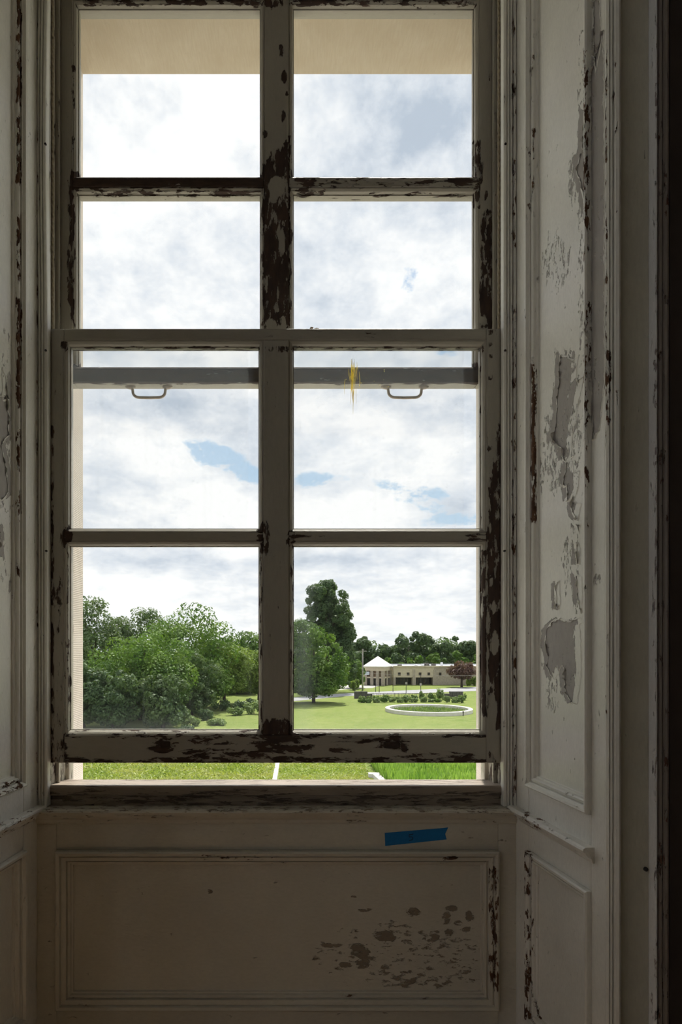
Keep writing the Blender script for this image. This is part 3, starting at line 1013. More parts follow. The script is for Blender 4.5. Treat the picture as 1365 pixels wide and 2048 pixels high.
# ------------------------------------------------------------------ casing at both sides
for side in (1, -1):
    def mx(x, s=side):
        return x if s > 0 else LOFF - x
    sname = 'right' if side > 0 else 'left'
    r = tag(empty('trim_%d' % (3 if side > 0 else 4), (mx(.64), 1.16, 0)), 'moulded window casing around the %s reveal' % sname, None, None, 'structure')
    extrude('corner_bead', [(mx(x), y) for x, y in [(.5912, 1.190), (.5905, 1.176), (.5935, 1.1705), (.5960, 1.1735), (.5975, 1.166), (.6000, 1.170), (.6015, 1.161), (.6060, 1.157),
                            (.6105, 1.160), (.6120, 1.167), (.6140, 1.1665), (.6160, 1.1715), (.6160, 1.190)]], 0, 3.0, M['rev_m'], r, TZ,
            wear_fn(.06, [('b', 1208, 1216, 80, 900, .48, 2), ('e', 1230, 130, 4, 14, .7), ('e', 1229, 200, 5, 12, .7), ('e', 1229, 250, 5, 12, .7), ('e', 1233, 430, 4, 16, .6),
                          ('b', 1213, 1222, 680, 850, .5, 2), ('b', 1213, 1219, 1250, 1400, .42, 2)]), .02)
    a, b = sorted((mx(.6160), mx(.6690)))
    board('flat_board', (a, 1.1715, 0), (b, 1.190, 3.0), M['casing'], r, wear_fn(.0), .03, .0008)
    a, b = sorted((mx(.6690), mx(.6728)))
    board('edge_board', (a, 1.1500, 0), (b, 1.190, 3.0), M['edge'], r, wear_fn(.02, [('b', 1309, 1316, 0, 2048, .34, 2)]), .02, .0006)
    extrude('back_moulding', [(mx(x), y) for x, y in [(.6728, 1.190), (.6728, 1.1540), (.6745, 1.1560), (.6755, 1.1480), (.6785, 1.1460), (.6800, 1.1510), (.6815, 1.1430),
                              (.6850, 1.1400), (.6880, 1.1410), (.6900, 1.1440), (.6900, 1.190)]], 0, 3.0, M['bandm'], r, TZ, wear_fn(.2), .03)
p = P(1292, 1738, 1.1710)
V, f = tube_geo([p + np.array([0, .002, 0]), p + np.array([0, -.003, 0]), p + np.array([0, -.0045, 0])], [.0042, .0040, .0022], 12)
tag(mesh_obj('nail_head', V, f, M['iron'], None, smooth=True, edge_angle=40), 'dark nail head in the casing at the lower right', 'nail')

# ------------------------------------------------------------------ apron panel under the stool
ap = tag(empty('trim_5', (-.04, 1.54, 0)), 'panelled apron under the window with flaked paint at the right', None, None, 'structure')
TA = lambda A: np.stack([A[:, 0], 1.53 - A[:, 2], A[:, 1]], 1)
aw = wear_fn(.0, [('e', 800, 1900, 180, 60, .27), ('e', 900, 1930, 60, 40, .3), ('e', 850, 1960, 110, 16, .34), ('e', 828, 1823, 15, 8, .85), ('e', 770, 1872, 21, 10, .85),
                   ('e', 719, 1903, 17, 14, .85), ('e', 726, 1928, 14, 9, .8), ('e', 663, 1891, 20, 4, .75), ('e', 692, 1930, 13, 6, .75), ('e', 903, 1816, 13, 6, .8),
                   ('e', 893, 1835, 9, 11, .75), ('e', 898, 1865, 9, 9, .8), ('e', 871, 1875, 9, 7, .8), ('e', 939, 1833, 8, 13, .8), ('e', 935, 1858, 8, 6, .65),
                   ('e', 796, 1865, 9, 5, .7), ('e', 729, 1820, 16, 3, .7), ('e', 785, 1843, 9, 3, .65), ('e', 708, 1793, 6, 2, .7), ('e', 912, 1882, 14, 3, .65),
                   ('e', 420, 1782, 6, 5, .6), ('e', 918, 1848, 9, 6, .6)])
amw = wear_fn(.06, [('b', 978, 998, 1735, 1985, .60, 3), ('e', 902, 1716, 16, 3, .85), ('b', 400, 560, 1712, 1722, .34, 3)])
board('stile', (-.640, 0, -.03), (-.5777, .664, 0), M['apron'], ap, wear_fn(.03), .02, .001, TA)
board('stile', (.5043, 0, -.03), (.566, .664, 0), M['apron'], ap, wear_fn(.05), .02, .001, TA)
board('rail', (-.5777, .598, -.03), (.5043, .664, 0), M['apron'], ap, wear_fn(.0), .02, .001, TA)
board('rail', (-.5777, 0, -.03), (.5043, .209, 0), M['apron'], ap, wear_fn(.03), .02, .001, TA)
prof = [(0, -.004), (.0005, .0120), (.0045, .0150), (.0110, .0130), (.0130, .0060), (.0150, .0055), (.0155, .0085), (.0250, .0060), (.0260, -.0020), (.0285, -.0020),
        (.0290, .0010), (.0330, -.0005), (.0350, -.0065), (.0385, -.0070), (.0390, -.0110), (.046, -.0150)]
mould_frame('panel_moulding', (-.5777, .5043, .209, .598), prof, M['ap_m'], ap, TA, amw, .01, 'lr')
mould_frame('panel_moulding', (-.5777, .5043, .209, .598), prof, M['ap_mh'], ap, TA, amw, .01, 'bt')
board('panel', (-.5777 + .038, .209 + .038, -.024), (.5043 - .038, .598 - .038, -.0120), M['apron'], ap, aw, .004, .0005, TA)

# strip of blue tape with a hand-written figure
tp = [P(770, 1666, 1.529), P(889, 1656, 1.529), P(897, 1655, 1.529), P(891, 1668, 1.529), P(894, 1679, 1.529), P(771, 1692, 1.529)]
n = len(tp)
V = np.array([q * 1.0 for q in tp] + [q * 1.0 for q in tp])
V[:n, 1] = 1.5292
V[n:, 1] = 1.5299
f = [tuple(range(n))[::-1], tuple(range(n, 2 * n))] + [(i, (i + 1) % n, n + (i + 1) % n, n + i) for i in range(n)]
tape = mesh_obj('tape_strip', V, f, M['tape'])
fix_normals(tape)
tag(tape, 'strip of blue masking tape marked 5 stuck under the window stool', 'tape')
five = [(827, 1668), (819, 1669.5), (819, 1674), (824, 1673.5), (826.5, 1676), (825, 1679.5), (819, 1681)]
pts = [P(a, b, 1.5291) for a, b in five]
tube('figure_five', pts, .0009, M['ink'], tape, 6)

# ------------------------------------------------------------------ grounds outside
def ground_poly(name, pts, z, mat, label, th=.05):
    pts = [np.array(p) for p in pts]
    n = len(pts)
    V = [(p[0], p[1], z) for p in pts] + [(p[0], p[1], z - th) for p in pts]
    f = [tuple(range(n)), tuple(range(n, 2 * n))[::-1]] + [(i, n + i, n + (i + 1) % n, (i + 1) % n) for i in range(n)]
    o = mesh_obj(name, V, f, mat)
    fix_normals(o)
    return tag(o, label, None, None, 'structure')


ground_poly('lawn', [(-400, 6, 0), (400, 6, 0), (400, 900, 0), (-400, 900, 0)], GZ, M['lawn'], 'wide mown green lawn below the window', .5)
ground_poly('terrace', [(-60, 2.2, 0), (60, 2.2, 0), (60, 37, 0), (-60, 37, 0)], GZ + .06, M['paving'], 'buff paved terrace at the foot of the house, hidden by the sill')  # unseen ground added to throw warm light up at the window
ground_poly('road', [G(480, 1404), G(690, 1387), G(953, 1374), G(1250, 1362), G(1250, 1368), G(953, 1382), G(690, 1392.5), G(480, 1413)], GZ + .03, M['asphalt'],
            'grey road crossing the grounds in front of the low building')
ground_poly('driveway', [G(640, 1375), G(690, 1370), G(760, 1371.5), G(745, 1376), G(690, 1379), G(640, 1383)], GZ + .025, M['drive'],
            'pale concrete apron in front of the pavilion')
kb = ground_poly('path_kerb', [(-1.50, 41, 0), (-1.18, 41, 0), (-1.06, 54, 0), (-1.38, 54, 0)], GZ + .16, M['concrete'], None, .2)
del kb['kind']
tag(kb, 'long white kerb running away across the near grass', 'kerb')
bk = tag(empty('bed_kerb', (6.2, 46.5, GZ)), 'angled white concrete kerb at the corner of the reed bed', 'kerb')
for lo, hi in (((5.75, 46.9, GZ - .1), (7.6, 47.5, GZ + .32)), ((6.05, 40.0, GZ - .1), (6.55, 46.9, GZ + .32))):
    V, f = box_geo(lo, hi)
    if lo[1] < 42:
        V[:, 0] -= (46.9 - V[:, 1]) * -.10
    mesh_obj('kerb_leg', V, f, M['concrete'], bk)


# ---- planted things
def blades(n, xr, yr, h, w, seed, lean=.25, z=GZ, hv=.35, keep=None):
    rg = np.random.default_rng(seed)
    x = rg.uniform(*xr, n)
    y = rg.uniform(*yr, n)
    if keep is not None:
        k = keep(x, y)
        x, y = x[k], y[k]
        n = len(x)
    hh = h * (1 + hv * rg.normal(size=n))
    hh = np.clip(hh, h * .3, h * 1.45)
    ang = rg.uniform(0, math.pi, n)
    dx, dy = np.cos(ang) * w / 2, np.sin(ang) * w / 2
    lx, ly = rg.normal(0, lean, n) * hh, rg.normal(0, lean, n) * hh
    V = np.zeros((n, 4, 3))
    V[:, 0] = np.stack([x - dx, y - dy, np.full(n, z - .02)], 1)
    V[:, 1] = np.stack([x + dx, y + dy, np.full(n, z - .02)], 1)
    V[:, 2] = np.stack([x + dx * .5 + lx, y + dy * .5 + ly, z + hh], 1)
    V[:, 3] = np.stack([x - dx * .5 + lx, y - dy * .5 + ly, z + hh * .96], 1)
    return V.reshape(-1, 3), np.arange(n * 4).reshape(n, 4)


V, Q = blades(26000, (6.6, 18), (40.5, 56), 1.05, .10, 5, .16, keep=lambda x, y: x > 6.6 + (46.9 - np.minimum(y, 46.9)) * .1)
tag(mesh_obj('reed_bed', V, Q, M['reed']), 'dense bed of tall bright green reeds seen through the gap', 'reeds', None, 'stuff')
V, Q = blades(30000, (-19, -1.6), (41, 58), .16, .16, 6, .9)
tag(mesh_obj('meadow_weeds', V, Q, M['weed']), 'rough tufted weedy grass left of the white kerb', 'grass', None, 'stuff')
V, Q = blades(9000, (-1.0, 6.0), (41, 58), .08, .14, 7, .9)
tag(mesh_obj('short_turf', V, Q, M['weed']), 'short patchy turf between the white kerb and the reeds', 'grass', None, 'stuff')


def leaf_cloud(clumps, n, size, rg, up=.45):
    """clumps (k,6): centre and radii; leaves sit mostly near each clump's surface"""
    c = np.asarray(clumps)
    vol = (c[:, 3] * c[:, 4] + c[:, 4] * c[:, 5] + c[:, 3] * c[:, 5])
    idx = rg.choice(len(c), n, p=vol / vol.sum())
    d = rg.normal(size=(n, 3))
    d /= np.linalg.norm(d, axis=1)[:, None]
    rad = rg.uniform(.45, 1.0, n) ** .5
    p = c[idx, :3] + d * c[idx, 3:] * rad[:, None]
    nr = d + rg.normal(0, .55, (n, 3)) + np.array([0, 0, up])
    nr /= np.linalg.norm(nr, axis=1)[:, None]
    a = np.cross(nr, rg.normal(size=(n, 3)))
    a /= np.linalg.norm(a, axis=1)[:, None] + 1e-9
    b = np.cross(nr, a)
    s = size * rg.uniform(.6, 1.3, n)
    V = np.zeros((n, 4, 3))
    V[:, 0] = p - a * s[:, None] * .62
    V[:, 1] = p - b * s[:, None] * .36 + nr * s[:, None] * .08
    V[:, 2] = p + a * s[:, None] * .62
    V[:, 3] = p + b * s[:, None] * .36 + nr * s[:, None] * .08
    return V.reshape(-1, 3), np.arange(n * 4).reshape(n, 4)


def tree(name, label, base, height, halfw, crown_lo, mat, n, leaf, seed, group=None, trunk=.28, lobes=None, nclump=46, cat='tree', lean=0.0, droop=False):
    """base: world point; crown spans crown_lo..1 of the height"""
    rg = np.random.default_rng(seed)
    base = np.asarray(base, float)
    r = tag(empty(name, base), label, cat, group)
    if lobes is None and crown_lo < .06:
        lobes = [(0, .52, 1.0, .48), (0, .24, .95, .23)]
    lobes = lobes or [(0, (crown_lo + 1) / 2, 1.0, (1 - crown_lo) / 2)]
    cl = []
    for k in range(nclump):
        ox, oz, w, hgt = lobes[k % len(lobes)]
        d = rg.normal(size=3)
        d /= np.linalg.norm(d)
        q = rg.uniform(.15, 1.0) ** .5 if k % 3 else rg.uniform(.72, .93)
        rad = (rg.uniform(.20, .36) if k % 3 else rg.uniform(.09, .16)) * halfw * w
        rz = rad * rg.uniform(.75, 1.05)
        c = np.array([base[0] + (ox + lean * oz) * halfw + d[0] * q * (halfw * w * 1.06 - rad * .6), base[1] + d[1] * q * (halfw * w - rad * .7),
                      base[2] + oz * height + d[2] * q * max(.05, hgt * height - rz * .85)])
        cl.append((*c, rad, rad, rz))
    V, Q = leaf_cloud(cl, int(n * 1.4), leaf, rg)
    V[:, 2] = np.maximum(V[:, 2], base[2] + .05)
    mesh_obj('crown', V, Q, mat, r)
    if trunk:
        top = base + np.array([lean * halfw * .5, 0, height * (crown_lo + (1 - crown_lo) * .55)])
        geos = [tube_geo([base + np.array([0, 0, -.3]), base + (top - base) * .3 + rg.normal(0, .1, 3) * [1, 1, 0], base + (top - base) * .65, top],
                         [trunk * 1.35, trunk, trunk * .7, trunk * .25], 8)]
        mesh_obj('trunk', *geos[0], M['bark'], r, smooth=True)
        for k in range(7):
            c = np.array(cl[rg.integers(len(cl))][:3])
            s = base + (top - base) * rg.uniform(.35, .85)
            g = tube_geo([s, (s + c) / 2 + np.array([0, 0, .04 * height]), c], [trunk * .4, trunk * .25, trunk * .08], 6)
            mesh_obj('branch', *g, M['bark'], r, smooth=True)
    return r


def at(px, py_base):
    return G(px, py_base)


def hgt(px, py_base, py_top):
    return (py_base - py_top) / F * 10.0 * F / (py_base - HY)


def wid(px_half, py_base):
    return px_half / F * 10.0 * F / (py_base - HY)


TREES = [
    # name, label, px, base, top, half width px, crown_lo, mat, n, leaf, trunk, lobes
    ('broad_tree', 'large grey-green tree at the far left behind the stone jamb', 190, 1411, 1197, 66, .03, 'leaf_b', 15000, .36, .3, None),
    ('broad_tree', 'grey-green feathery tree, second from the left in the grove', 276, 1405, 1209, 60, .03, 'leaf_b', 14000, .36, .3, None),
    ('broad_tree', 'tall round leafy tree forming the crest of the left grove', 384, 1418, 1203, 84, .03, 'leaf_a', 20000, .36, .3, None),
    ('bushy_tree', 'big dense tree in the front of the left grove, reaching the grass', 282, 1440, 1256, 98, .01, 'leaf_a', 26000, .32, .3, None),
    ('bushy_tree', 'dark low tree at the left edge of the grove front', 168, 1456, 1312, 56, .01, 'leaf_d', 11000, .32, .2, None),
    ('bushy_tree', 'rounded mid-green tree between the front tree and the open trunks', 384, 1432, 1296, 52, .04, 'leaf_b', 12000, .32, .2, None),
    ('bushy_tree', 'dark bushy tree low in front of the grove, left of centre', 226, 1458, 1334, 52, .01, 'leaf_d', 11000, .32, .2, None),
    ('bushy_tree', 'mid-green bushy tree low in front of the grove, right of centre', 326, 1456, 1342, 52, .01, 'leaf_b', 11000, .32, .2, None),
    ('small_tree', 'yellow-green tree on bare trunks at the right end of the left grove', 448, 1412, 1284, 56, .10, 'leaf_c', 13000, .34, .22, None),
    ('small_tree', 'yellow-green tree half hidden by the sash mullion', 518, 1406, 1290, 54, .10, 'leaf_c', 12000, .34, .22, None),
    ('bushy_tree', 'low dark understorey tree between the bare trunks and the front tree', 412, 1396, 1318, 42, .01, 'leaf_d', 7000, .4, .18, None),
    ('bushy_tree', 'low dark understorey tree behind the yellow-green pair', 474, 1388, 1322, 48, .01, 'leaf_d', 7000, .42, .18, None),
    ('broad_tree', 'darker tree behind the yellow-green pair left of the mullion', 500, 1380, 1258, 56, .02, 'leaf_a', 10000, .5, .3, None),
    ('broad_tree', 'dark tree in the gap behind the left grove', 425, 1376, 1280, 60, .02, 'leaf_d', 9000, .5, .3, None),
    ('tall_tree', 'very tall grey-green tree with a domed crown right of the mullion', 655, 1384, 1167, 55, .12, 'leaf_d', 26000, .42, .4,
     [(0, .76, 1.0, .24), (-.1, .86, .75, .14), (.3, .48, .72, .30), (.35, .24, .75, .22), (.1, .6, .8, .3), (.42, .60, .55, .18)]),
    ('round_tree', 'bright green spreading tree in front of the tall domed tree', 628, 1406, 1238, 64, .12, 'leaf_a', 20000, .34, .25,
     [(0, .55, 1.0, .40), (-.35, .78, .7, .22), (.3, .40, .75, .26), (-.2, .35, .9, .25), (.1, .26, .92, .2), (-.1, .22, .85, .16)]),
    ('small_tree', 'small light green tree beside the pavilion at its left', 710, 1376, 1316, 20, .04, 'leaf_a', 4500, .45, .2, None),
    ('purple_tree', 'purple-leaved tree in front of the low building at the right', 924, 1374.5, 1322, 27, .25, 'leaf_p', 2200, .40, .25, None),
]
for i, (nm, lab, px, pb, pt, hw, lo, mt, n, lf, tr, lobes) in enumerate(TREES):
    tree(nm, lab, at(px, pb), hgt(px, pb, pt) * 1.05, wid(hw, pb) * 1.10, lo, M[mt], n, lf, 100 + i, 'trees in the grounds' if nm != 'purple_tree' else None, tr, lobes,
         150 if n > 12000 else 84)

# belt of far trees behind the low building (D about 230 m and more)
ordn = ['first', 'second', 'third', 'fourth', 'fifth', 'sixth', 'seventh', 'eighth', 'ninth', 'tenth', 'eleventh', 'twelfth', 'thirteenth', 'fourteenth']
FAR = [(545, 1272, 46), (600, 1268, 50), (690, 1286, 40), (735, 1268, 40), (778, 1282, 38), (818, 1256, 44), (850, 1262, 36), (885, 1275, 42), (918, 1266, 40), (955, 1270, 42), (992, 1268, 42)]
for i, (px, pt, hw) in enumerate(FAR):
    D = 225 + 8 * ((i * 3) % 5)
    b = np.array([(px - VX) / F * D, D, GZ])
    h = CAM_Z + (HY - pt) / F * D - GZ
    tree('far_tree', 'dark tree of the wood behind the low building, %s from the left' % ordn[i], b, h, hw / F * D, .05, M['leaf_d'], 6000, .85, 300 + i,
         'far trees behind the low building', .35, None, 30)
for i, (px, pt, hw) in enumerate([(705, 1312, 22), (790, 1308, 22), (830, 1306, 24), (872, 1304, 24), (915, 1302, 24), (960, 1304, 26)]):
    D = 186 + 9 * (i % 2)
    b = np.array([(px - VX) / F * D, D, GZ])
    h = CAM_Z + (HY - pt) / F * D - GZ
    tree('roadside_tree', 'lower green tree close behind the flat roof, %s from the left' % ordn[i], b, h, hw / F * D, .02, M['leaf_a'], 2600, .7, 340 + i,
         'trees close behind the flat roof', .25, None, 22)


rgw = np.random.default_rng(9)
cl = []
for i in range(260):
    x = rgw.uniform(-330, 330)
    if -2 < x / 300 * F + VX - 560 < 420 and rgw.random() < .5:
        continue
    r_ = rgw.uniform(4, 8)
    cl.append((x, 315 + rgw.uniform(-15, 25), GZ + rgw.uniform(3, 9.5), r_ * 1.2, r_, r_ * .8))
V, Q = leaf_cloud(cl, 26000, 1.7, rgw)
V[:, 2] = np.maximum(V[:, 2], GZ)
tag(mesh_obj('distant_wood', V, Q, M['leaf_d']), 'dense distant wood closing off the grounds along the horizon', 'wood', None, 'stuff')


def shrub(label, px, pb, hw, h, mat, n, leaf, seed, group):
    b = at(px, pb)
    rg = np.random.default_rng(seed)
    w = wid(hw, pb)
    r = tag(empty('shrub', b), label, 'shrub', group)
    cl = []
    for k in range(9):
        cl.append((b[0] + rg.uniform(-.7, .7) * w, b[1] + rg.uniform(-.5, .5) * w, b[2] + h * rg.uniform(.3, .7), w * .38, w * .38, h * .36))
    V, Q = leaf_cloud(cl, n, leaf, rg)
    V[:, 2] = np.maximum(V[:, 2], GZ + .02)
    mesh_obj('foliage', V, Q, mat, r)
    g = tube_geo([b + np.array([0, 0, -.1]), b + np.array([.05, 0, h * .3]), b + np.array([0, .05, h * .6])], [.06, .05, .02], 6)
    mesh_obj('stem', *g, M['bark'], r)


FOOT = sorted([(508, 1428, 22, 2.0, 'leaf_s'), (470, 1431, 17, 1.2, 'leaf_s'), (380, 1452, 20, 1.2, 'leaf_s'), (412, 1440, 18, 1.5, 'leaf_d'), (444, 1422, 18, 1.7, 'leaf_d'),
               (478, 1420, 16, 1.5, 'leaf_d'), (506, 1417, 14, 1.6, 'leaf_d'), (432, 1450, 22, .8, 'leaf_s'), (374, 1466, 18, .9, 'leaf_d')])
for k, (px, pb, hw, h, mt) in enumerate(FOOT):
    shrub('%s low shrub from the left along the grassy foot of the grove' % ordn[k], px, pb, hw, h, M[mt], 900, .26, 500 + k, 'shrubs at the foot of the grove')
rgs = np.random.default_rng(77)
for i in range(28):
    px = 722 + (i % 14) * 15.6 + rgs.uniform(-2, 2)
    pb = 1400.2 + (i // 14) * 4.8 + rgs.uniform(-.8, .8)
    shrub('%s low shrub from the left in the %s row of the planting bed' % (ordn[i % 14], 'front' if i > 13 else 'back'), px, pb, rgs.uniform(7.4, 8.8), rgs.uniform(.55, 1.2) + (.9 if 840 < px < 890 and i < 14 else 0),
          M['leaf_s' if rgs.random() < .85 else 'leaf_a'], 420, .28, 540 + i, 'shrubs in the planting bed')
for px, pb, hw in ((706, 1381, 7), (714, 1379, 7), (938, 1372, 5), (948, 1372, 5), (958, 1372, 5)):
    shrub({706: 'small bright bush left of the pavilion, by the tree', 714: 'rounded bright bush next to the utility pole', 938: 'bright bush just right of the purple tree',
           948: 'bright bush second right of the purple tree', 958: 'bright bush beside the stone jamb at the far right'}[px], px, pb, hw, 2.4, M['leaf_c'], 420, .4, 600 + int(px), 'bushes beside the building')

# ---- stone ring
ring = tag(empty('stone_ring', (20.5, 94, GZ)), 'large circular pale stone kerb set in the lawn', 'planter')
seg = 96
Rv = [(6.45, 0), (6.45, .50), (6.40, .54), (5.85, .54), (5.80, .50), (5.80, -.4)]
V, f = [], []
for j in range(seg):
    a = 2 * math.pi * j / seg
    for rr, z in Rv:
        V.append((20.5 + rr * math.cos(a), 94 + rr * math.sin(a), GZ + z))
m = len(Rv)
for j in range(seg):
    for q in range(m - 1):
        f.append((j * m + q, ((j + 1) % seg) * m + q, ((j + 1) % seg) * m + q + 1, j * m + q + 1))
o = mesh_obj('ring_kerb', V, f, M['concrete'], ring, smooth=True, edge_angle=30)
fix_normals(o)
a = np.linspace(0, 2 * math.pi, 48, endpoint=False)
mesh_obj('soil', np.stack([20.5 + 5.8 * np.cos(a), 94 + 5.8 * np.sin(a), np.full(48, GZ - .08)], 1), [tuple(range(48))], M['gabion'], ring)
V, Q = blades(5000, (14.7, 26.3), (88.2, 99.8), .30, .22, 9, .5, z=GZ - .1, keep=lambda x, y: np.hypot(x - 20.5, y - 94) < 5.5)
tag(mesh_obj('ring_plants', V, Q, M['leaf_s']), 'low weeds growing inside the circular stone kerb', 'plants', None, 'stuff')
b = G(927, 1432)
V, f = join_geo([tube_geo([b, b + np.array([0, 0, .62])], [.07, .07], 8), tube_geo([b + np.array([0, 0, .5]), b + np.array([0, 0, .68])], [.11, .10], 8)])
tag(mesh_obj('bollard', V, f, M['iron']), 'short dark bollard beside the circular stone kerb', 'bollard')

# ---- stone walls and railings behind the bed
rg = np.random.default_rng(21)
for side, (p0, p1, plo, phi) in (('left', (709, 735, 735, 745)), ('right', (900, 926, 888, 900))):
    D = 117.0
    r = tag(empty('stone_wall', ((p0 + p1) / 2 / F * D - VX / F * D, D, GZ)), 'dark rough stone pier at the %s end of the railings' % side, 'wall', 'stone piers')
    for (a, b, hh) in ((p0, p1, 1.35), (plo, phi, .95)):
        xa, xb = XP(a, D), XP(b, D)
        rows, cols = (3, 6) if hh > 1 else (2, 3)
        for i in range(rows):
            for j in range(cols):
                x0, x1 = xa + (xb - xa) * j / cols, xa + (xb - xa) * (j + 1) / cols
                g = .012
                box('stone', (x0 + g, D - .4 + rg.uniform(-.05, .05), GZ - .05 + hh * i / rows + g), (x1 - g, D + .5, GZ - .05 + hh * (i + 1) / rows), M['gabion'], r)
D = 117.2
r = tag(empty('railing', (XP(815, D), D, GZ)), 'long dark picket railing between the two stone piers', 'railing')
for x0, x1 in ((745, 888),):
    for z in (.2, .85):
        box('rail', (XP(x0, D), D - .03, GZ + z), (XP(x1, D), D + .03, GZ + z + .07), M['iron'], r)
    xs = np.arange(XP(x0, D), XP(x1, D), .26)
    me = None
    for x in xs:
        if me is None:
            o = box('picket', (x - .035, D - .025, GZ + .05), (x + .035, D + .025, GZ + 1.02), M['iron'], r)
            me, x00, l0 = o, x, np.array(o.location)
        else:
            c = me.copy()
            COL.objects.link(c)
            c.location = l0 + np.array([x - x00, 0, 0])
            c.parent = r

# ---- posts along the road, utility pole, wires
for i, (px, pb, pt, sign) in enumerate([(751.7, 1384, 1371, 0), (759, 1385, 1373, 0), (786.5, 1384, 1371, 0), (813, 1386, 1366, 1), (842, 1384, 1349, 1), (715, 1377, 1368, 0)]):
    b = G(px, pb)
    h = hgt(px, pb, pt)
    r = tag(empty('road_post', b), ['thin dark post nearest the utility pole by the road', 'thin dark post close right of the first road post', 'thin dark post in the middle of the road verge',
                                    'thin road post with a small square head', 'tall thin sign post in front of the shop windows', 'short post at the pale driveway'][i], 'post', 'posts along the road')
    mesh_obj('shaft', *tube_geo([b, b + np.array([0, 0, h])], [.07, .06], 6), M['iron'], r)
    if sign:
        hz = h if px < 830 else h * .45
        box('plate', (b[0] - .22, b[1] - .12, GZ + hz - .3), (b[0] + .22, b[1] - .07, GZ + hz + .2), M['pole'], r)
b = G(725.8, 1381)
h = hgt(0, 1381, 1298)
r = tag(empty('utility_pole', b), 'tall wooden utility pole beside the pavilion', 'pole')
mesh_obj('shaft', *tube_geo([b, b + np.array([0, 0, h])], [.19, .14], 10), M['pole'], r, smooth=True)
box('cross_arm', (b[0] - .9, b[1] - .08, GZ + h - .55), (b[0] + .9, b[1] + .08, GZ + h - .40), M['pole'], r)
box('lamp_head', (b[0] - .1, b[1] - 1.2, GZ + h - .12), (b[0] + .15, b[1] - .1, GZ + h + .02), M['pole'], r)
t = np.linspace(0, 1, 30)
x1 = 60.0
zz = GZ + hgt(0, 1381, 1346)
pts = np.stack([b[0] + (x1 - b[0]) * t, np.full(30, b[1] - .2), zz - 1.2 * (4 * t * (1 - t)) * .5], 1)
tag(tube('overhead_cable', pts, .030, M['pole'], None, 5), 'thin cable strung from the utility pole across the building', 'cable')

# ------------------------------------------------------------------ low building with pavilion
D0 = 156.0
q = D0 / F
bx = lambda px: (px - VX) * q
bz = lambda py: CAM_Z - (py - HY) * q
bu = lambda u: bx(690 + u / 5.055)
bv = lambda v: bz(1290 + v / 5.055)
B = tag(empty('low_building', (bx(860), D0 + 6, GZ)), 'long low buff building with flat pale roof and a pyramid-roofed entrance pavilion', 'building')
xa, xb = bu(492), bu(1760)
zt = bv(222)
# wall: upper band, stone piers and a recessed shopfront behind
box('wall', (xa, D0 + .0, bv(328)), (bu(905), D0 + 10, zt), M['buff'], B)
box('wall', (bu(905), D0 + .0, GZ - .1), (xb, D0 + 10, zt), M['rubble'], B)
box('recess_wall', (xa, D0 + 2.2, GZ - .1), (bu(905), D0 + 10, bv(328)), M['rubble'], B)
for u0, u1 in ((490, 514), (683, 718), (890, 920)):
    box('pier', (bu(u0), D0 - .25, GZ - .1), (bu(u1), D0 + .4, bv(326)), M['rubble'], B)
for u0, u1 in ((688, 712), (896, 919)):
    box('pilaster', (bu(u0), D0 - .18, bv(326)), (bu(u1), D0 + .05, bv(248)), M['rubble'], B)
for u0, u1, nn in ((514, 683, 5), (718, 890, 5)):
    w = empty('shop_window', (bu((u0 + u1) / 2), D0 + 2, GZ))
    w.location = np.array(w.location) - parent_world(B)
    w.parent = B
    for i in range(nn):
        x0, x1 = bu(u0 + (u1 - u0) * i / nn), bu(u0 + (u1 - u0) * (i + 1) / nn)
        box('pane', (x0 + .05, D0 + 2.05, GZ + .15), (x1 - .05, D0 + 2.12, bv(334)), M['darkglass'], w)
        box('window_post', (x1 - .05, D0 + 1.98, GZ), (x1 + .05, D0 + 2.15, bv(330)), M['bronze'], w)
for u0, u1 in ((537, 566), (627, 656), (747, 776), (836, 864), (952, 979), (1060, 1088), (1150, 1178), (1260, 1288)):
    w = box('square_window', (bu(u0), D0 - .06, bv(309)), (bu(u1), D0 + .05, bv(277)), M['bronze'], B)
    pw = parent_world(w)
    box('pane', (bu(u0) + .1, D0 - .09, bv(306)), (bu(u1) - .1, D0 - .05, bv(280)), M['darkglass'], w)
rf = box('roof', (xa - .1, D0 - .25, zt), (xb, D0 + 10.2, zt + .12), M['roofg'], B)
box('parapet', (xa - .1, D0 - .28, zt - .05), (xb, D0 + .02, zt + .30), M['buff'], B)
box('parapet', (xa - .1, D0 + 9.9, zt), (xb, D0 + 10.2, zt + .45), M['roofg'], B)
for i, (u, w_, h_) in enumerate(((835, .9, .5), (870, 1.3, .7), (905, .8, .4), (940, 1.2, .55), (1030, .4, .9), (590, 1.0, .4), (760, .7, .3))):
    box('roof_unit', (bu(u) - w_ / 2, D0 + 4.5, zt + .12), (bu(u) + w_ / 2, D0 + 5.6, zt + .12 + h_), M['metal' if i % 2 else 'roofg'], B)

# pavilion: square on plan, turned 30 degrees
PV = tag(empty('pavilion', np.array([bu(338), D0 + 1.0, GZ]) - parent_world(B), B), 'square entrance pavilion with a white pyramid roof and stone columns')
cx, cyv = bu(338), D0 + .5
th = math.radians(30.0)
ex, ey = np.array([math.cos(th), math.sin(th)]), np.array([-math.sin(th), math.cos(th)])
# left face runs to the front corner at the right, so turn the other way
ex, ey = np.array([math.cos(-th), math.sin(-th)]), np.array([math.sin(th), math.cos(th)])


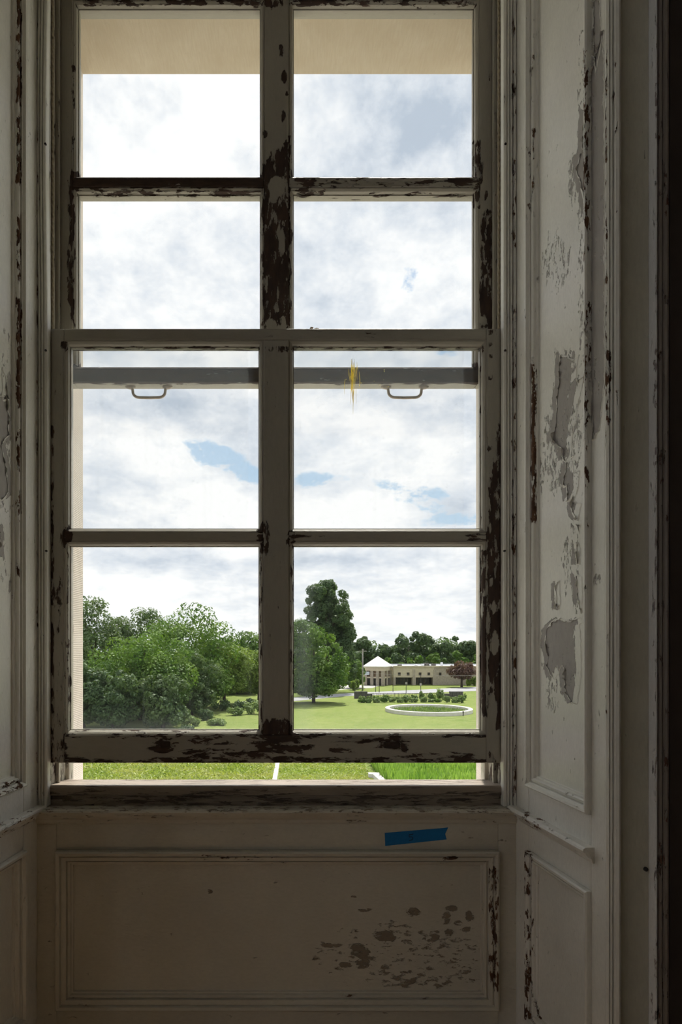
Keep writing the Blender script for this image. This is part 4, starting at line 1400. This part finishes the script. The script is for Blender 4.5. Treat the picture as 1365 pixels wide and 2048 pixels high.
def pv_box(name, a0, a1, b0, b1, z0, z1, mat, parent=PV):
    V, f = box_geo((a0, b0, z0), (a1, b1, z1))
    W = V.copy()
    W[:, 0] = cx + V[:, 0] * ex[0] + V[:, 1] * ey[0]
    W[:, 1] = cyv + V[:, 0] * ex[1] + V[:, 1] * ey[1]
    return mesh_obj(name, W, f, mat, parent)


hs = 2.65
ze = bv(213)
ap_ = np.array([cx, cyv, bv(112)])
e = hs + .22
c4 = [np.array([cx, cyv]) + ex * sx * e + ey * sy * e for sx, sy in ((-1, -1), (1, -1), (1, 1), (-1, 1))]
V = [(*c, ze) for c in c4] + [(*c, ze - .18) for c in c4] + [tuple(ap_)]
mesh_obj('pyramid_roof', V, [(0, 1, 8), (1, 2, 8), (2, 3, 8), (3, 0, 8), (0, 4, 5, 1), (1, 5, 6, 2), (2, 6, 7, 3), (3, 7, 4, 0), (7, 6, 5, 4)], M['roofw'], PV)
pv_box('fascia', -hs, hs, -hs, hs, bv(258), ze - .18, M['buff'])
for a0 in (-hs, -.95, .55, hs - .75):
    pv_box('column', a0, a0 + .75, -hs, -hs + .75, GZ - .1, bv(258), M['rubble'])
for b0 in (-.4, hs - .75):
    pv_box('column', hs - .75, hs, b0, b0 + .75, GZ - .1, bv(258), M['rubble'])
pv_box('column', -hs, -hs + .75, hs - .75, hs, GZ - .1, bv(258), M['rubble'])
pv_box('beam', -hs + .1, hs - .1, -hs + .12, -hs + .5, bv(333), bv(318), M['buff'])
pv_box('beam', hs - .5, hs - .12, -hs + .5, hs - .1, bv(333), bv(318), M['buff'])
pv_box('louvre', -hs + .3, hs - .3, -hs + .35, -hs + .45, bv(318), bv(258), M['bronze'])
pv_box('louvre', hs - .45, hs - .35, -hs + .45, hs - .3, bv(318), bv(258), M['bronze'])
pv_box('glazing', -hs + .4, hs - .4, -hs + .5, hs - .4, GZ, bv(333), M['darkglass'])
sg = pv_box('sign', -hs - .1, -hs + 1.5, -hs - .12, -hs - .04, bv(300), bv(268), M['sign'])
tag(sg, 'small blue and white sign board')
